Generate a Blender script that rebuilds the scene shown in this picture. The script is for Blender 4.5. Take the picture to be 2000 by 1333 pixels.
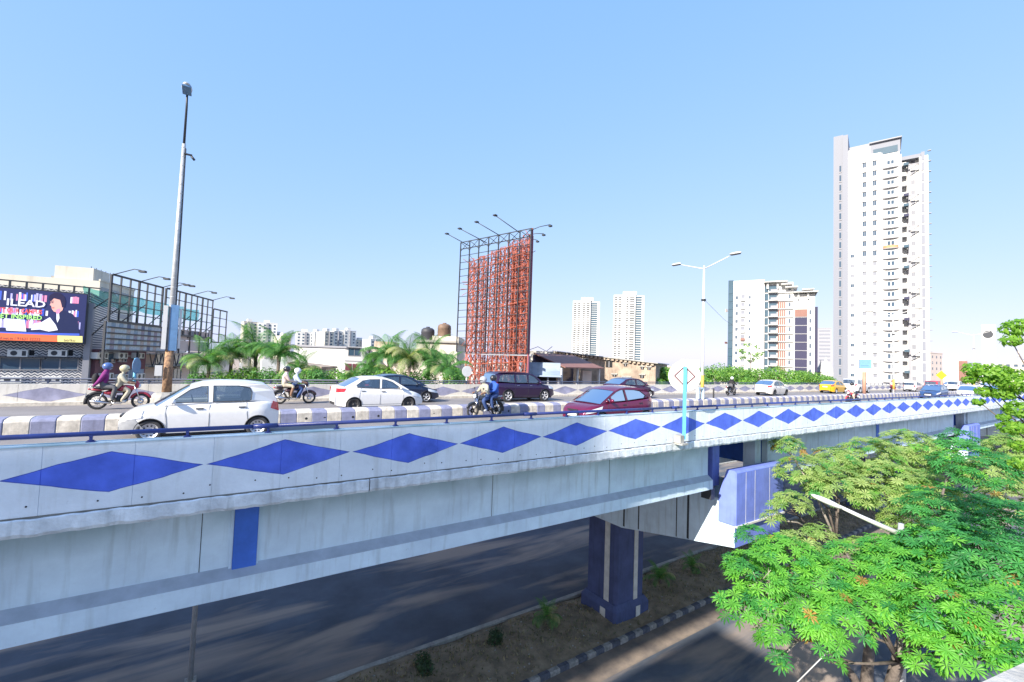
import bpy, math, random
from math import sin, cos, pi, radians, sqrt, atan2, floor
from mathutils import Vector, Matrix
from mathutils.geometry import tessellate_polygon

sc = bpy.context.scene
for o in list(bpy.data.objects):
    bpy.data.objects.remove(o)
COL = sc.collection

# ------------------------------------------------------------------ camera
FPX = 879.6                                  # focal length in pixels of a 2000 px wide frame
CAM = Vector((0.0, 0.0, 2.38))               # metres above the flyover carriageway
YAW, PITCH, ROLL = radians(34.168), radians(2.648), radians(-2.006)
FW = Vector((sin(YAW)*cos(PITCH), cos(YAW)*cos(PITCH), sin(PITCH)))
_r = Vector((cos(YAW), -sin(YAW), 0)); _u = _r.cross(FW)
RT = _r*cos(ROLL) - _u*sin(ROLL); UP = _r*sin(ROLL) + _u*cos(ROLL)
cd = bpy.data.cameras.new('camera'); cam = bpy.data.objects.new('camera', cd); COL.objects.link(cam)
cam.matrix_world = Matrix(((RT.x, UP.x, -FW.x, CAM.x), (RT.y, UP.y, -FW.y, CAM.y), (RT.z, UP.z, -FW.z, CAM.z), (0, 0, 0, 1)))
cd.sensor_width = 36; cd.lens = 36*FPX/2000; cd.clip_start = 0.05; cd.clip_end = 9000
sc.camera = cam

# ------------------------------------------------------------------ sky and sun
SUN = Vector((1.6, 0.49, -1.0)).normalized()          # direction the light travels
w = bpy.data.worlds.new('World'); sc.world = w; w.use_nodes = True
nt = w.node_tree; bg = nt.nodes['Background']
sky = nt.nodes.new('ShaderNodeTexSky'); sky.sky_type = 'NISHITA'; sky.sun_disc = False
sky.sun_elevation = math.asin(-SUN.z); sky.sun_rotation = atan2(-SUN.x, -SUN.y)
sky.air_density = 1.0; sky.dust_density = 0.6; sky.ozone_density = 2.2
# soft tone curve of the hazy bright sky, the same for the whole dome
sp = nt.nodes.new('ShaderNodeSeparateColor'); cb_ = nt.nodes.new('ShaderNodeCombineColor'); nt.links.new(sky.outputs[0], sp.inputs[0])
for i_, (a_, g_) in enumerate(((1.05,.53),(1.58,.31),(3.2,.06))):
    p_ = nt.nodes.new('ShaderNodeMath'); p_.operation = 'POWER'; p_.inputs[1].default_value = g_; nt.links.new(sp.outputs[i_], p_.inputs[0])
    q_ = nt.nodes.new('ShaderNodeMath'); q_.operation = 'MULTIPLY'; q_.inputs[1].default_value = a_; nt.links.new(p_.outputs[0], q_.inputs[0]); nt.links.new(q_.outputs[0], cb_.inputs[i_])
nt.links.new(cb_.outputs[0], bg.inputs[0]); bg.inputs[1].default_value = 0.15
sl = bpy.data.lights.new('sun', 'SUN'); so = bpy.data.objects.new('sun', sl); COL.objects.link(so)
sl.energy = 4.4; sl.angle = radians(0.5); sl.color = (1.0, 0.93, 0.82)
so.rotation_euler = SUN.to_track_quat('-Z', 'Y').to_euler()
sc.view_settings.view_transform = 'Standard'; sc.view_settings.look = 'None'
sc.view_settings.exposure = 1.15; sc.view_settings.gamma = 1.0
sc.render.engine = 'CYCLES'

# ------------------------------------------------------------------ helpers
def ray(px, py):
    return FW + RT*((px-1000)/FPX) - UP*((py-666.5)/FPX)
def atY(px, py, Y): d = ray(px, py); return CAM + d*((Y-CAM.y)/d.y)
def atZ(px, py, Z): d = ray(px, py); return CAM + d*((Z-CAM.z)/d.z)
def atD(px, py, D): return CAM + ray(px, py)*D
def topz(px, py, P):
    """height of the vertical line through P where it meets image row py"""
    z = 0.0
    for _ in range(3):
        d = ray(px, py); q = P - CAM; k = sqrt(q.x**2+q.y**2)/sqrt(d.x**2+d.y**2); z = CAM.z + d.z*k
    return z

class MB:
    def __init__(s): s.v = []; s.f = []; s.m = []; s.mats = []; s.cm = 0; s.smooth = False; s.sf = []
    def mat(s, m):
        if m not in s.mats: s.mats.append(m)
        s.cm = s.mats.index(m); return s
    def add(s, vs, fs, smooth=None):
        b = len(s.v); s.v += [tuple(v) for v in vs]
        for f in fs:
            s.f.append([b+i for i in f]); s.m.append(s.cm); s.sf.append(s.smooth if smooth is None else smooth)
    def box(s, c, d, M=None):
        x, y, z = c; a, b, h = d[0]/2, d[1]/2, d[2]/2
        vs = [Vector((x+i*a, y+j*b, z+k*h)) for k in (-1, 1) for j in (-1, 1) for i in (-1, 1)]
        if M: vs = [M @ v for v in vs]
        s.add(vs, [(0,2,3,1),(4,5,7,6),(0,1,5,4),(2,6,7,3),(0,4,6,2),(1,3,7,5)], False)
    def bb(s, x0, x1, y0, y1, z0, z1): s.box(((x0+x1)/2,(y0+y1)/2,(z0+z1)/2), (abs(x1-x0),abs(y1-y0),abs(z1-z0)))
    def prism(s, pts, y0, y1, ax='y'):
        """polygon in (x,z) extruded along y (or in (x,y) along z, or (y,z) along x)"""
        n = len(pts)
        def P(a, b, t): return (a, t, b) if ax == 'y' else ((a, b, t) if ax == 'z' else (t, a, b))
        vs = [P(a, b, y0) for a, b in pts] + [P(a, b, y1) for a, b in pts]
        s.add(vs, [list(range(n)), list(range(2*n-1, n-1, -1))] + [(i, i+n, (i+1) % n+n, (i+1) % n) for i in range(n)], False)
    def tube(s, pts, r, n=8, caps=True, smooth=True):
        pts = [Vector(p) for p in pts]; rs = r if isinstance(r, (list, tuple)) else [r]*len(pts)
        vs = []; prev = None
        for i, p in enumerate(pts):
            t = (pts[min(i+1, len(pts)-1)] - pts[max(i-1, 0)])
            t = t.normalized() if t.length > 1e-9 else Vector((0, 0, 1))
            a = prev if prev is not None else (Vector((0, 0, 1)) if abs(t.z) < .9 else Vector((1, 0, 0)))
            u = (a - t*a.dot(t)); u = u.normalized() if u.length > 1e-6 else t.orthogonal().normalized()
            prev = u; v = t.cross(u)
            for k in range(n):
                an = 2*pi*k/n; vs.append(p + (u*cos(an)+v*sin(an))*rs[i])
        fs = [(i*n+k, i*n+(k+1) % n, (i+1)*n+(k+1) % n, (i+1)*n+k) for i in range(len(pts)-1) for k in range(n)]
        if caps: fs += [list(range(n-1, -1, -1)), [(len(pts)-1)*n+k for k in range(n)]]
        s.add(vs, fs, smooth)
    def bar(s, a, b, t=0.05): s.tube([a, b], t/2*1.2, 4, False, False)
    def lathe(s, prof, c=(0,0,0), ax='z', n=16, smooth=True):
        vs = []
        for r, h in prof:
            for k in range(n):
                a = 2*pi*k/n; p = (r*cos(a), r*sin(a), h) if ax == 'z' else ((r*cos(a), h, r*sin(a)) if ax == 'y' else (h, r*cos(a), r*sin(a)))
                vs.append((p[0]+c[0], p[1]+c[1], p[2]+c[2]))
        fs = [(i*n+k, i*n+(k+1) % n, (i+1)*n+(k+1) % n, (i+1)*n+k) for i in range(len(prof)-1) for k in range(n)]
        s.add(vs, fs, smooth)
    def ell(s, c, r, n=10, m=6, M=None):
        vs = []
        for i in range(m+1):
            t = pi*i/m
            for k in range(n):
                a = 2*pi*k/n; v = Vector((r[0]*sin(t)*cos(a), r[1]*sin(t)*sin(a), r[2]*cos(t)))
                if M: v = M @ v
                vs.append(v + Vector(c))
        s.add(vs, [(i*n+k, i*n+(k+1) % n, (i+1)*n+(k+1) % n, (i+1)*n+k) for i in range(m) for k in range(n)], True)
    def grid(s, fn, nu, nv, smooth=True):
        vs = [fn(i/nu, j/nv) for j in range(nv+1) for i in range(nu+1)]; W = nu+1
        s.add(vs, [(j*W+i, j*W+i+1, (j+1)*W+i+1, (j+1)*W+i) for j in range(nv) for i in range(nu)], smooth)
    def mesh(s, name='mesh'):
        me = bpy.data.meshes.new(name); me.from_pydata(s.v, [], s.f)
        for m in s.mats: me.materials.append(m)
        me.polygons.foreach_set('material_index', s.m); me.polygons.foreach_set('use_smooth', s.sf)
        me.update(); return me
    def build(s, name, m=None, parent=None, loc=None):
        if m is not None and not s.mats: s.mats = [m]
        return obj(name, s.mesh(name), parent, loc)

def obj(name, me, parent=None, loc=None, rz=None):
    o = bpy.data.objects.new(name, me); COL.objects.link(o)
    if parent: o.parent = parent
    if loc is not None: o.location = loc
    if rz is not None: o.rotation_euler.z = rz
    return o
def tag(o, label=None, cat=None, group=None, kind=None):
    if label: o['label'] = label
    if cat: o['category'] = cat
    if group: o['group'] = group
    if kind: o['kind'] = kind
    return o
def thing(name, label, cat, loc=(0,0,0), rz=0, group=None):
    o = bpy.data.objects.new(name, None); COL.objects.link(o); o.location = loc; o.rotation_euler.z = rz
    o.empty_display_size = .1
    return tag(o, label, cat, group)
def dup(root, loc=None, rz=None, label=None):
    r = root.copy(); COL.objects.link(r)
    if loc is not None: r.location = loc
    if rz is not None: r.rotation_euler.z = rz
    if label: r['label'] = label
    for ch in list(root.children):
        c = ch.copy(); COL.objects.link(c); c.parent = r
        for g in list(ch.children):
            d = g.copy(); COL.objects.link(d); d.parent = c
    return r

# ------------------------------------------------------------------ materials
def lin(c): return tuple(c)+(1,) if len(c) == 3 else c
def mat(name, c, rough=.7, metal=0, var=.0, scale=3, bump=0, bscale=30, spec=.5, coat=0, streak=0, c2=None, coords='Object', emit=0, chips=0):
    m = bpy.data.materials.new(name); m.use_nodes = True; N = m.node_tree.nodes; L = m.node_tree.links
    b = N['Principled BSDF']; b.inputs['Base Color'].default_value = lin(c); b.inputs['Roughness'].default_value = rough
    b.inputs['Metallic'].default_value = metal; b.inputs['Specular IOR Level'].default_value = spec
    if coat: b.inputs['Coat Weight'].default_value = coat; b.inputs['Coat Roughness'].default_value = .05
    if emit: b.inputs['Emission Color'].default_value = lin(c); b.inputs['Emission Strength'].default_value = emit
    if var or streak or bump:
        if coords == 'World':
            tc = N.new('ShaderNodeNewGeometry'); src = tc.outputs['Position']
        else:
            tc = N.new('ShaderNodeTexCoord'); src = tc.outputs['Object']
    if var:
        n = N.new('ShaderNodeTexNoise'); n.inputs['Scale'].default_value = scale; n.inputs['Detail'].default_value = 8; n.inputs['Roughness'].default_value = .65
        L.new(src, n.inputs['Vector'])
        r = N.new('ShaderNodeValToRGB'); r.color_ramp.elements[0].position = .34; r.color_ramp.elements[1].position = .68
        d = c2 or tuple(x*(1-var) for x in c)
        r.color_ramp.elements[0].color = lin(d); r.color_ramp.elements[1].color = lin(tuple(min(1, x*(1+(0 if c2 else var*.35))) for x in c))
        L.new(n.outputs[0], r.inputs[0]); out = r.outputs[0]
        if streak:
            mp = N.new('ShaderNodeMapping'); mp.inputs['Scale'].default_value = (5, 5, .5); L.new(src, mp.inputs[0])
            n2 = N.new('ShaderNodeTexNoise'); n2.inputs['Scale'].default_value = 1.3; n2.inputs['Detail'].default_value = 6; L.new(mp.outputs[0], n2.inputs['Vector'])
            r2 = N.new('ShaderNodeValToRGB'); r2.color_ramp.elements[0].position = .52; r2.color_ramp.elements[1].position = .75
            r2.color_ramp.elements[0].color = (1,1,1,1); k = 1-streak; r2.color_ramp.elements[1].color = (k, k*.99, k*.96, 1)
            L.new(n2.outputs[0], r2.inputs[0])
            mx = N.new('ShaderNodeMix'); mx.data_type = 'RGBA'; mx.blend_type = 'MULTIPLY'; mx.inputs[0].default_value = 1
            L.new(out, mx.inputs[6]); L.new(r2.outputs[0], mx.inputs[7]); out = mx.outputs[2]
        L.new(out, b.inputs['Base Color'])
    if chips:
        n5 = N.new('ShaderNodeTexNoise'); n5.inputs['Scale'].default_value = 7; n5.inputs['Detail'].default_value = 10; n5.inputs['Roughness'].default_value = .8; L.new(src, n5.inputs['Vector'])
        r5 = N.new('ShaderNodeValToRGB'); r5.color_ramp.elements[0].position = .63; r5.color_ramp.elements[1].position = .69; r5.color_ramp.elements[0].color = (0,0,0,1); r5.color_ramp.elements[1].color = (chips,)*3+(1,)
        L.new(n5.outputs[0], r5.inputs[0]); m5 = N.new('ShaderNodeMix'); m5.data_type = 'RGBA'; L.new(r5.outputs[0], m5.inputs[0]); L.new(b.inputs['Base Color'].links[0].from_socket, m5.inputs[6]); m5.inputs[7].default_value = (.16,.19,.21,1)
        L.new(m5.outputs[2], b.inputs['Base Color'])
    if bump:
        n3 = N.new('ShaderNodeTexNoise'); n3.inputs['Scale'].default_value = bscale; n3.inputs['Detail'].default_value = 6; L.new(src, n3.inputs['Vector'])
        bp = N.new('ShaderNodeBump'); bp.inputs['Strength'].default_value = bump; bp.inputs['Distance'].default_value = .02
        L.new(n3.outputs[0], bp.inputs['Height']); L.new(bp.outputs[0], b.inputs['Normal'])
    return m
def glass_mat(name, tint=(.45,.5,.52), refl=.12):
    m = bpy.data.materials.new(name); m.use_nodes = True; N = m.node_tree.nodes; L = m.node_tree.links
    N.remove(N['Principled BSDF']); out = N['Material Output']
    t = N.new('ShaderNodeBsdfTransparent'); t.inputs[0].default_value = lin(tint)
    g = N.new('ShaderNodeBsdfGlossy'); g.inputs['Roughness'].default_value = .02
    f = N.new('ShaderNodeFresnel'); f.inputs[0].default_value = 1.5
    a = N.new('ShaderNodeMath'); a.operation = 'ADD'; a.use_clamp = True; a.inputs[1].default_value = refl
    mx = N.new('ShaderNodeMixShader'); L.new(f.outputs[0], a.inputs[0]); L.new(a.outputs[0], mx.inputs[0])
    L.new(t.outputs[0], mx.inputs[1]); L.new(g.outputs[0], mx.inputs[2]); L.new(mx.outputs[0], out.inputs[0])
    return m
def leaf_mat(name, c, c2, trans=.35, rough=.5):
    m = bpy.data.materials.new(name); m.use_nodes = True; N = m.node_tree.nodes; L = m.node_tree.links
    b = N['Principled BSDF']; b.inputs['Roughness'].default_value = rough; b.inputs['Specular IOR Level'].default_value = .4
    out = N['Material Output']
    g = N.new('ShaderNodeNewGeometry'); r = N.new('ShaderNodeValToRGB')
    L.new(g.outputs['Random Per Island'], r.inputs[0]); r.color_ramp.elements[0].color = lin(c2); r.color_ramp.elements[1].color = lin(c)
    L.new(r.outputs[0], b.inputs['Base Color'])
    t = N.new('ShaderNodeBsdfTranslucent'); h = N.new('ShaderNodeMix'); h.data_type = 'RGBA'; h.blend_type = 'MULTIPLY'; h.inputs[0].default_value = 1
    L.new(r.outputs[0], h.inputs[6]); h.inputs[7].default_value = (1.6, 1.5, .6, 1); L.new(h.outputs[2], t.inputs[0])
    mx = N.new('ShaderNodeMixShader'); mx.inputs[0].default_value = trans
    L.new(b.outputs[0], mx.inputs[1]); L.new(t.outputs[0], mx.inputs[2]); L.new(mx.outputs[0], out.inputs[0])
    return m
def diamond_mat(name, base, dia, x0, period, zc, hh, var=.12):
    """painted concrete with a row of hand-painted diamonds (flat print) at a fixed place along the wall"""
    m = mat(name, base, .75, var=var, scale=1.2, bump=.35, bscale=18, streak=.16, coords='World', chips=.3); N = m.node_tree.nodes; L = m.node_tree.links
    b = N['Principled BSDF']; src = b.inputs['Base Color'].links[0].from_socket
    g = N.new('ShaderNodeNewGeometry'); nz = N.new('ShaderNodeTexNoise'); nz.inputs['Scale'].default_value = .9; nz.inputs['Detail'].default_value = 3
    L.new(g.outputs['Position'], nz.inputs['Vector'])
    s = N.new('ShaderNodeSeparateXYZ'); L.new(g.outputs['Position'], s.inputs[0])
    def M(op, a, b_=None):
        n = N.new('ShaderNodeMath'); n.operation = op
        for i, v in enumerate((a, b_)):
            if v is None: continue
            if hasattr(v, 'links'): L.new(v, n.inputs[i])
            else: n.inputs[i].default_value = v
        return n.outputs[0]
    fx = M('FRACT', M('DIVIDE', M('SUBTRACT', s.outputs[0], x0), period))
    a = M('MULTIPLY', M('ABSOLUTE', M('SUBTRACT', fx, .5)), 2.0)
    zz = M('DIVIDE', M('ABSOLUTE', M('SUBTRACT', M('SUBTRACT', s.outputs[2], zc), M('MULTIPLY', M('SUBTRACT', nz.outputs[0], .5), .12))), hh)
    d = M('ADD', a, zz)
    inside = M('LESS_THAN', d, .985); edge = M('MULTIPLY', M('GREATER_THAN', d, .945), inside)
    n4 = N.new('ShaderNodeTexNoise'); n4.inputs['Scale'].default_value = 2.2; n4.inputs['Detail'].default_value = 7; L.new(g.outputs['Position'], n4.inputs['Vector'])
    r = N.new('ShaderNodeValToRGB'); r.color_ramp.elements[0].position = .3; r.color_ramp.elements[1].position = .75
    r.color_ramp.elements[0].color = lin(tuple(x*.72 for x in dia)); r.color_ramp.elements[1].color = lin(tuple(min(1, x*1.25+.015) for x in dia)); L.new(n4.outputs[0], r.inputs[0])
    m1 = N.new('ShaderNodeMix'); m1.data_type = 'RGBA'; L.new(inside, m1.inputs[0]); L.new(src, m1.inputs[6]); L.new(r.outputs[0], m1.inputs[7])
    m2 = N.new('ShaderNodeMix'); m2.data_type = 'RGBA'; L.new(M('MULTIPLY', edge, .5), m2.inputs[0]); L.new(m1.outputs[2], m2.inputs[6]); m2.inputs[7].default_value = lin(tuple(x*.25 for x in dia))
    L.new(m2.outputs[2], b.inputs['Base Color'])
    return m

M_ = {}
M_['conc'] = mat('weathered_concrete', (.42,.41,.38), .85, var=.35, scale=2, bump=.5, streak=.25)
M_['conc_white'] = mat('pale_blue_white_paint', (.70,.85,.97), .75, var=.16, scale=.9, bump=.4, bscale=10, streak=.22, coords='World', chips=.35)
M_['conc_lip'] = mat('stained_white_lip', (.80,.86,.91), .8, var=.3, scale=3, bump=.5, streak=.4, coords='World', chips=.8)
M_['band_gray'] = mat('grey_painted_band', (.46,.52,.60), .8, var=.2, scale=2, coords='World')
M_['blue_bright'] = mat('bright_blue_paint', (.05,.17,.66), .6, var=.2, scale=2, coords='World')
M_['lav'] = mat('lavender_paint', (.18,.25,.70), .7, var=.18, scale=1.6, bump=.3, streak=.15, coords='World')
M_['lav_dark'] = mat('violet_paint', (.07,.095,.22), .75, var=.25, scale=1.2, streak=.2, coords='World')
M_['strip'] = mat('white_stripe_paint', (.66,.66,.62), .75, var=.2, scale=3, coords='World')
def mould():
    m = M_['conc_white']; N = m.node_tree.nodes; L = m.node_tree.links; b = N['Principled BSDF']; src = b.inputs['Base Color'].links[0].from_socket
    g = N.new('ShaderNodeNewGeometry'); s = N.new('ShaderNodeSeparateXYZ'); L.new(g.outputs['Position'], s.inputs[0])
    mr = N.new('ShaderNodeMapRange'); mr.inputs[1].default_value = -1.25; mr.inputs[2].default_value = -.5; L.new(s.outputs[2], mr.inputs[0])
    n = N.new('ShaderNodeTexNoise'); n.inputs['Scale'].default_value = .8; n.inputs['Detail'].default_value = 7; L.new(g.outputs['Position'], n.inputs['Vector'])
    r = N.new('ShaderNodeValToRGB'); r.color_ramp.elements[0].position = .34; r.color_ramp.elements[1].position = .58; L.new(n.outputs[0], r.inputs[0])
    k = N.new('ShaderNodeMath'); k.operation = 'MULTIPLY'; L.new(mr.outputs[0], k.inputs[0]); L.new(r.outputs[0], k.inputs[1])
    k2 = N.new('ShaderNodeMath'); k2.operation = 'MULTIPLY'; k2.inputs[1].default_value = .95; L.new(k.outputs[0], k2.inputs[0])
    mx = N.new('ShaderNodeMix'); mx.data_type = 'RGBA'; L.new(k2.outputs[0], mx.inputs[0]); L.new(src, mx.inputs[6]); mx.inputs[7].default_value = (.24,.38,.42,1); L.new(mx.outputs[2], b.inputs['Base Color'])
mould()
M_['rail'] = mat('navy_rail_paint', (.03,.05,.22), .35, var=.25, scale=4, bump=.1)
M_['rail_far'] = mat('dark_rail_paint', (.045,.06,.11), .4)
M_['near_wall'] = diamond_mat('parapet_blue_diamonds', (.84,.90,.96), (.09,.17,.80), -2.40, 2.5, .405, .335)
M_['far_wall'] = diamond_mat('parapet_grey_diamonds', (.66,.63,.58), (.27,.27,.38), 1.065, 2.5, .41, .31)
M_['cream'] = mat('cream_kerb_paint', (.66,.60,.51), .8, var=.35, scale=5, bump=.3, streak=.25, coords='World')
M_['lilac'] = mat('lilac_kerb_paint', (.25,.26,.38), .8, var=.25, scale=5, bump=.3, streak=.2, coords='World')
M_['asph'] = mat('deck_asphalt', (.235,.215,.21), .9, var=.22, scale=.5, bump=.4, bscale=60, coords='World')
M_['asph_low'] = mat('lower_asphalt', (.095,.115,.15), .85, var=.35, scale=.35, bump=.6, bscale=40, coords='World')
M_['paint_line'] = mat('worn_lane_paint', (.55,.53,.48), .8, var=.4, scale=4, coords='World')
M_['dirt'] = mat('dry_dirt', (.32,.25,.17), .95, var=.5, scale=1.5, bump=.8, bscale=12, coords='World')
M_['dark'] = mat('dark_void', (.02,.02,.022), .9)
M_['black'] = mat('black_plastic', (.025,.025,.028), .5)
M_['tyre'] = mat('tyre_rubber', (.045,.045,.048), .85, var=.3, scale=8)
M_['rim'] = mat('alloy_rim', (.55,.55,.57), .35, metal=.4)
M_['steelrim'] = mat('steel_rim', (.06,.06,.065), .5, metal=.3)
M_['chrome'] = mat('chrome', (.7,.7,.72), .15, metal=1)
M_['glass'] = glass_mat('car_glass', (.50,.56,.60), .24)
M_['glass_dark'] = glass_mat('tinted_car_glass', (.12,.14,.17), .14)
M_['interior'] = mat('car_interior', (.05,.05,.055), .8)
M_['interior_light'] = mat('beige_car_interior', (.30,.28,.25), .8)
M_['lamp_clear'] = mat('headlamp', (.7,.72,.75), .08, coat=1)
M_['lamp_red'] = mat('red_tail_lamp', (.55,.02,.03), .15, coat=1)
M_['skin'] = mat('skin', (.22,.12,.075), .6)
M_['pole'] = mat('galvanised_pole', (.50,.51,.52), .45, metal=.3, var=.2, scale=5)
M_['poledark'] = mat('dark_steel', (.045,.05,.06), .5, metal=.3)
M_['rust'] = mat('rusted_peeling_base', (.50,.30,.16), .85, var=.6, scale=7, bump=.8, c2=(.12,.07,.05))
M_['white'] = mat('white_render', (.66,.65,.63), .7, var=.06, scale=.3)
M_['win'] = mat('window_glass_blue', (.05,.09,.14), .08, spec=.8)
M_['wframe'] = mat('window_frame', (.25,.25,.27), .5)
# ================================================================== GROUND
GZ = -11.0
def sheet(name, x0, x1, y0, y1, z, m):
    b = MB(); b.add([(x0,y0,z),(x1,y0,z),(x1,y1,z),(x0,y1,z)], [(0,1,2,3)]); o = b.build(name, m); return tag(o, kind='structure')
M_['ground'] = mat('city_ground', (.20,.18,.14), .95, var=.5, scale=.05, coords='World', c2=(.07,.09,.04))
gb = MB()
gb.add([(-3500,-1200,GZ-.03),(4200,-1200,GZ-.03),(4200,5200,GZ-.03),(-3500,5200,GZ-.03)], [(0,1,2,3)])
tag(gb.build('ground', M_['ground']), kind='structure')
# lower roads: asphalt with warm reflected-light streaks painted into its colour
def light_streaks():
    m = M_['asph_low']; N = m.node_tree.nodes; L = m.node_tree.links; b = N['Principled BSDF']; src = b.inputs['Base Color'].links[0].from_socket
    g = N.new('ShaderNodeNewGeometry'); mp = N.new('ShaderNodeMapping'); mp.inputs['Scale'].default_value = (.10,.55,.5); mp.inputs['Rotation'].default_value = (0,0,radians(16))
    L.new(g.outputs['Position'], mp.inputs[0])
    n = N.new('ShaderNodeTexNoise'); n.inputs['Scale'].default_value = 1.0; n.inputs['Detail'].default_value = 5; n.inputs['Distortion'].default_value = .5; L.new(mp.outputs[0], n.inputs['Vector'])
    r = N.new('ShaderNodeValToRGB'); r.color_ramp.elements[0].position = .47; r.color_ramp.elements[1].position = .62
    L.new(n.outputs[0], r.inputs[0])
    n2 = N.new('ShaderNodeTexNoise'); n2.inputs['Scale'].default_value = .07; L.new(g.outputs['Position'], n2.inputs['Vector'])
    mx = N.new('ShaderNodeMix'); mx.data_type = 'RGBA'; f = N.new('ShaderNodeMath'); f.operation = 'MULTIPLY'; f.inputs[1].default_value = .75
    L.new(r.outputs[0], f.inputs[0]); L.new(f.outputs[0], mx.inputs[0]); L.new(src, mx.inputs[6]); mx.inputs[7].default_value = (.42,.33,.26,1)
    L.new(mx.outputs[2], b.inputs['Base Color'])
light_streaks()
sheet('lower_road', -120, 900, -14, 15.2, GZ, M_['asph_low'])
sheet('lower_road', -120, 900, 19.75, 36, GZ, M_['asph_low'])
sheet('pavement', -120, 900, 36.25, 41, GZ+.12, M_['conc'])
kb = MB(); kb.bb(-120, 900, 36.0, 36.25, GZ-.02, GZ+.14); tag(kb.build('kerb', M_['conc']), kind='structure')
M_['sun_patch'] = mat('dusty_sun_patch', (.30,.24,.19), .95, var=.45, scale=.9, bump=.5, coords='World', c2=(.14,.12,.11))  # dusty strip, pale so its colour carries the sunlit patch by the kerb
sheet('sun_patch_strip', 2, 60, 13.9, 15.2, GZ+.004, M_['sun_patch'])
# lower median: dirt strip between kerbs
def strip_fn(u, v):
    x = -20 + 160*u; y = 15.45 + 4.05*v
    h = .12*sin(x*.9+y*2)*.4 + .10*sin(x*2.3-y*1.3)*.4 + .16*sin(pi*v)
    return (x, y, GZ+.12+h)
sb = MB(); sb.grid(strip_fn, 240, 14); tag(sb.build('median_strip', M_['dirt']), kind='structure')
tag((lambda b: (b.bb(140, 900, 15.45, 19.5, GZ-.02, GZ+.14), b.build('median_strip', M_['dirt']))[1])(MB()), kind='structure')
M_['kw'] = mat('worn_white_kerb', (.32,.31,.29), .85, var=.5, scale=6, coords='World'); M_['kd'] = mat('worn_dark_kerb', (.10,.11,.14), .85, var=.45, scale=6, coords='World')
lk = thing('lower_kerb', 'low kerb under the flyover painted in worn white and dark blocks beside the dirt strip', 'kerb', (0,15.32,GZ))
b = MB(); b.prism([(-.12,0),(.12,0),(.12,.22),(-.07,.22),(-.12,.17)], -.26, .26, 'x'); kme = b.mesh('kerb_block')
kme.materials.append(M_['kw']); kme2 = kme.copy(); kme2.materials[0] = M_['kd']
for i in range(90):
    o = obj('kerb_block', kme if i % 2 else kme2, lk, (4+i*.54, random.uniform(-.01,.01), random.uniform(-.02,.01)))
b = MB(); b.bb(-60, 3.7, -.12, .12, 0, .2); b.bb(52.4, 500, -.12, .12, 0, .2); b.build('kerb_run', M_['conc'], lk)
fk = MB(); fk.bb(-60, 500, 19.5, 19.75, GZ-.02, GZ+.2); tag(fk.build('kerb', M_['conc']), kind='structure')

# ================================================================== FLYOVER
XA, XB = -24, 330
PN, PF = 9.6, 25.58
fly = thing('flyover', 'long concrete flyover with blue diamonds painted along its white parapet', 'flyover', (0,0,0))
b = MB(); b.bb(XA, XB, PN+.02, PF+.3, -.44, -.004); b.build('deck_slab', M_['conc'], fly)
sheet('road', XA, XB, PN+.25, PF-.3, .0, M_['asph'])
# lane paint
for yy in (13.6, 21.6):
    lb = MB()
    for k in range(60):
        x = -15+k*4.5; lb.add([(x,yy-.05,.004),(x+1.5,yy-.05,.004),(x+1.5,yy+.05,.004),(x,yy+.05,.004)], [(0,1,2,3)])
    tag(lb.build('lane_marking', M_['paint_line']), kind='structure')
# broken lip of the slab
lip = []
X = XA; k = 0
M_['lip_seam'] = M_['dark']
while X < 150:
    L_ = 5.4
    def lf(u, v, X=X, L_=L_):
        x = X+.01+(L_-.02)*u; j = sin(x*7.3)*sin(x*2.9+1)*.008+sin(x*23)*.004
        pr = [(PN-.03,-.185+j),(PN-.05,-.205+j),(PN-.05,-.40+j*2),(PN-.02,-.455+j),(PN+.9,-.46)]
        q = pr[min(int(round(v*4)),4)]; return (x, q[0]+j*.6, q[1])
    b = MB(); b.grid(lf, 70, 4, False); b.build('edge_beam', M_['conc_lip'], fly); X += L_
b = MB(); b.bb(X, XB, PN-.04, PN+.2, -.45, -.18); b.build('edge_beam', M_['conc_lip'], fly)
# parapet panels, near: own mesh each only by position, world-space print
b = MB(); b.bb(.003, 1.077, 0, .25, -.165, .858); b.bb(-.001, 1.081, .012, .22, -.165, .84); pm = b.mesh('parapet_panel'); pm.materials.append(M_['near_wall'])
b = MB(); b.bb(0, 1.08, -.012, .265, .858, .885); cap_me = b.mesh('coping'); cap_me.materials.append(M_['conc_white'])
for i in range(160):
    x = -9.5 + i*1.08
    o = obj('parapet_panel', pm, fly, (x, PN+random.uniform(-.004,.004), 0))
b = MB(); b.bb(-9.5+160*1.08, XB, PN, PN+.25, -.165, .858); b.build('parapet_run', M_['near_wall'], fly)
b = MB(); b.bb(XA, XB, PN-.012, PN+.262, .858, .872); b.build('coping', M_['conc_white'], fly)
# bolt holes along the foot of the near parapet
b = MB()
for i in range(70):
    x = -2.5+i*.55+random.uniform(-.15,.15); b.lathe([(0,-.004),(.014,-.004),(.014,.0)], (x, PN, -.02+random.uniform(-.05,.06)), 'y', 6, False)
tag(b.build('drain_holes', M_['dark'], fly), kind='stuff')
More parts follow.
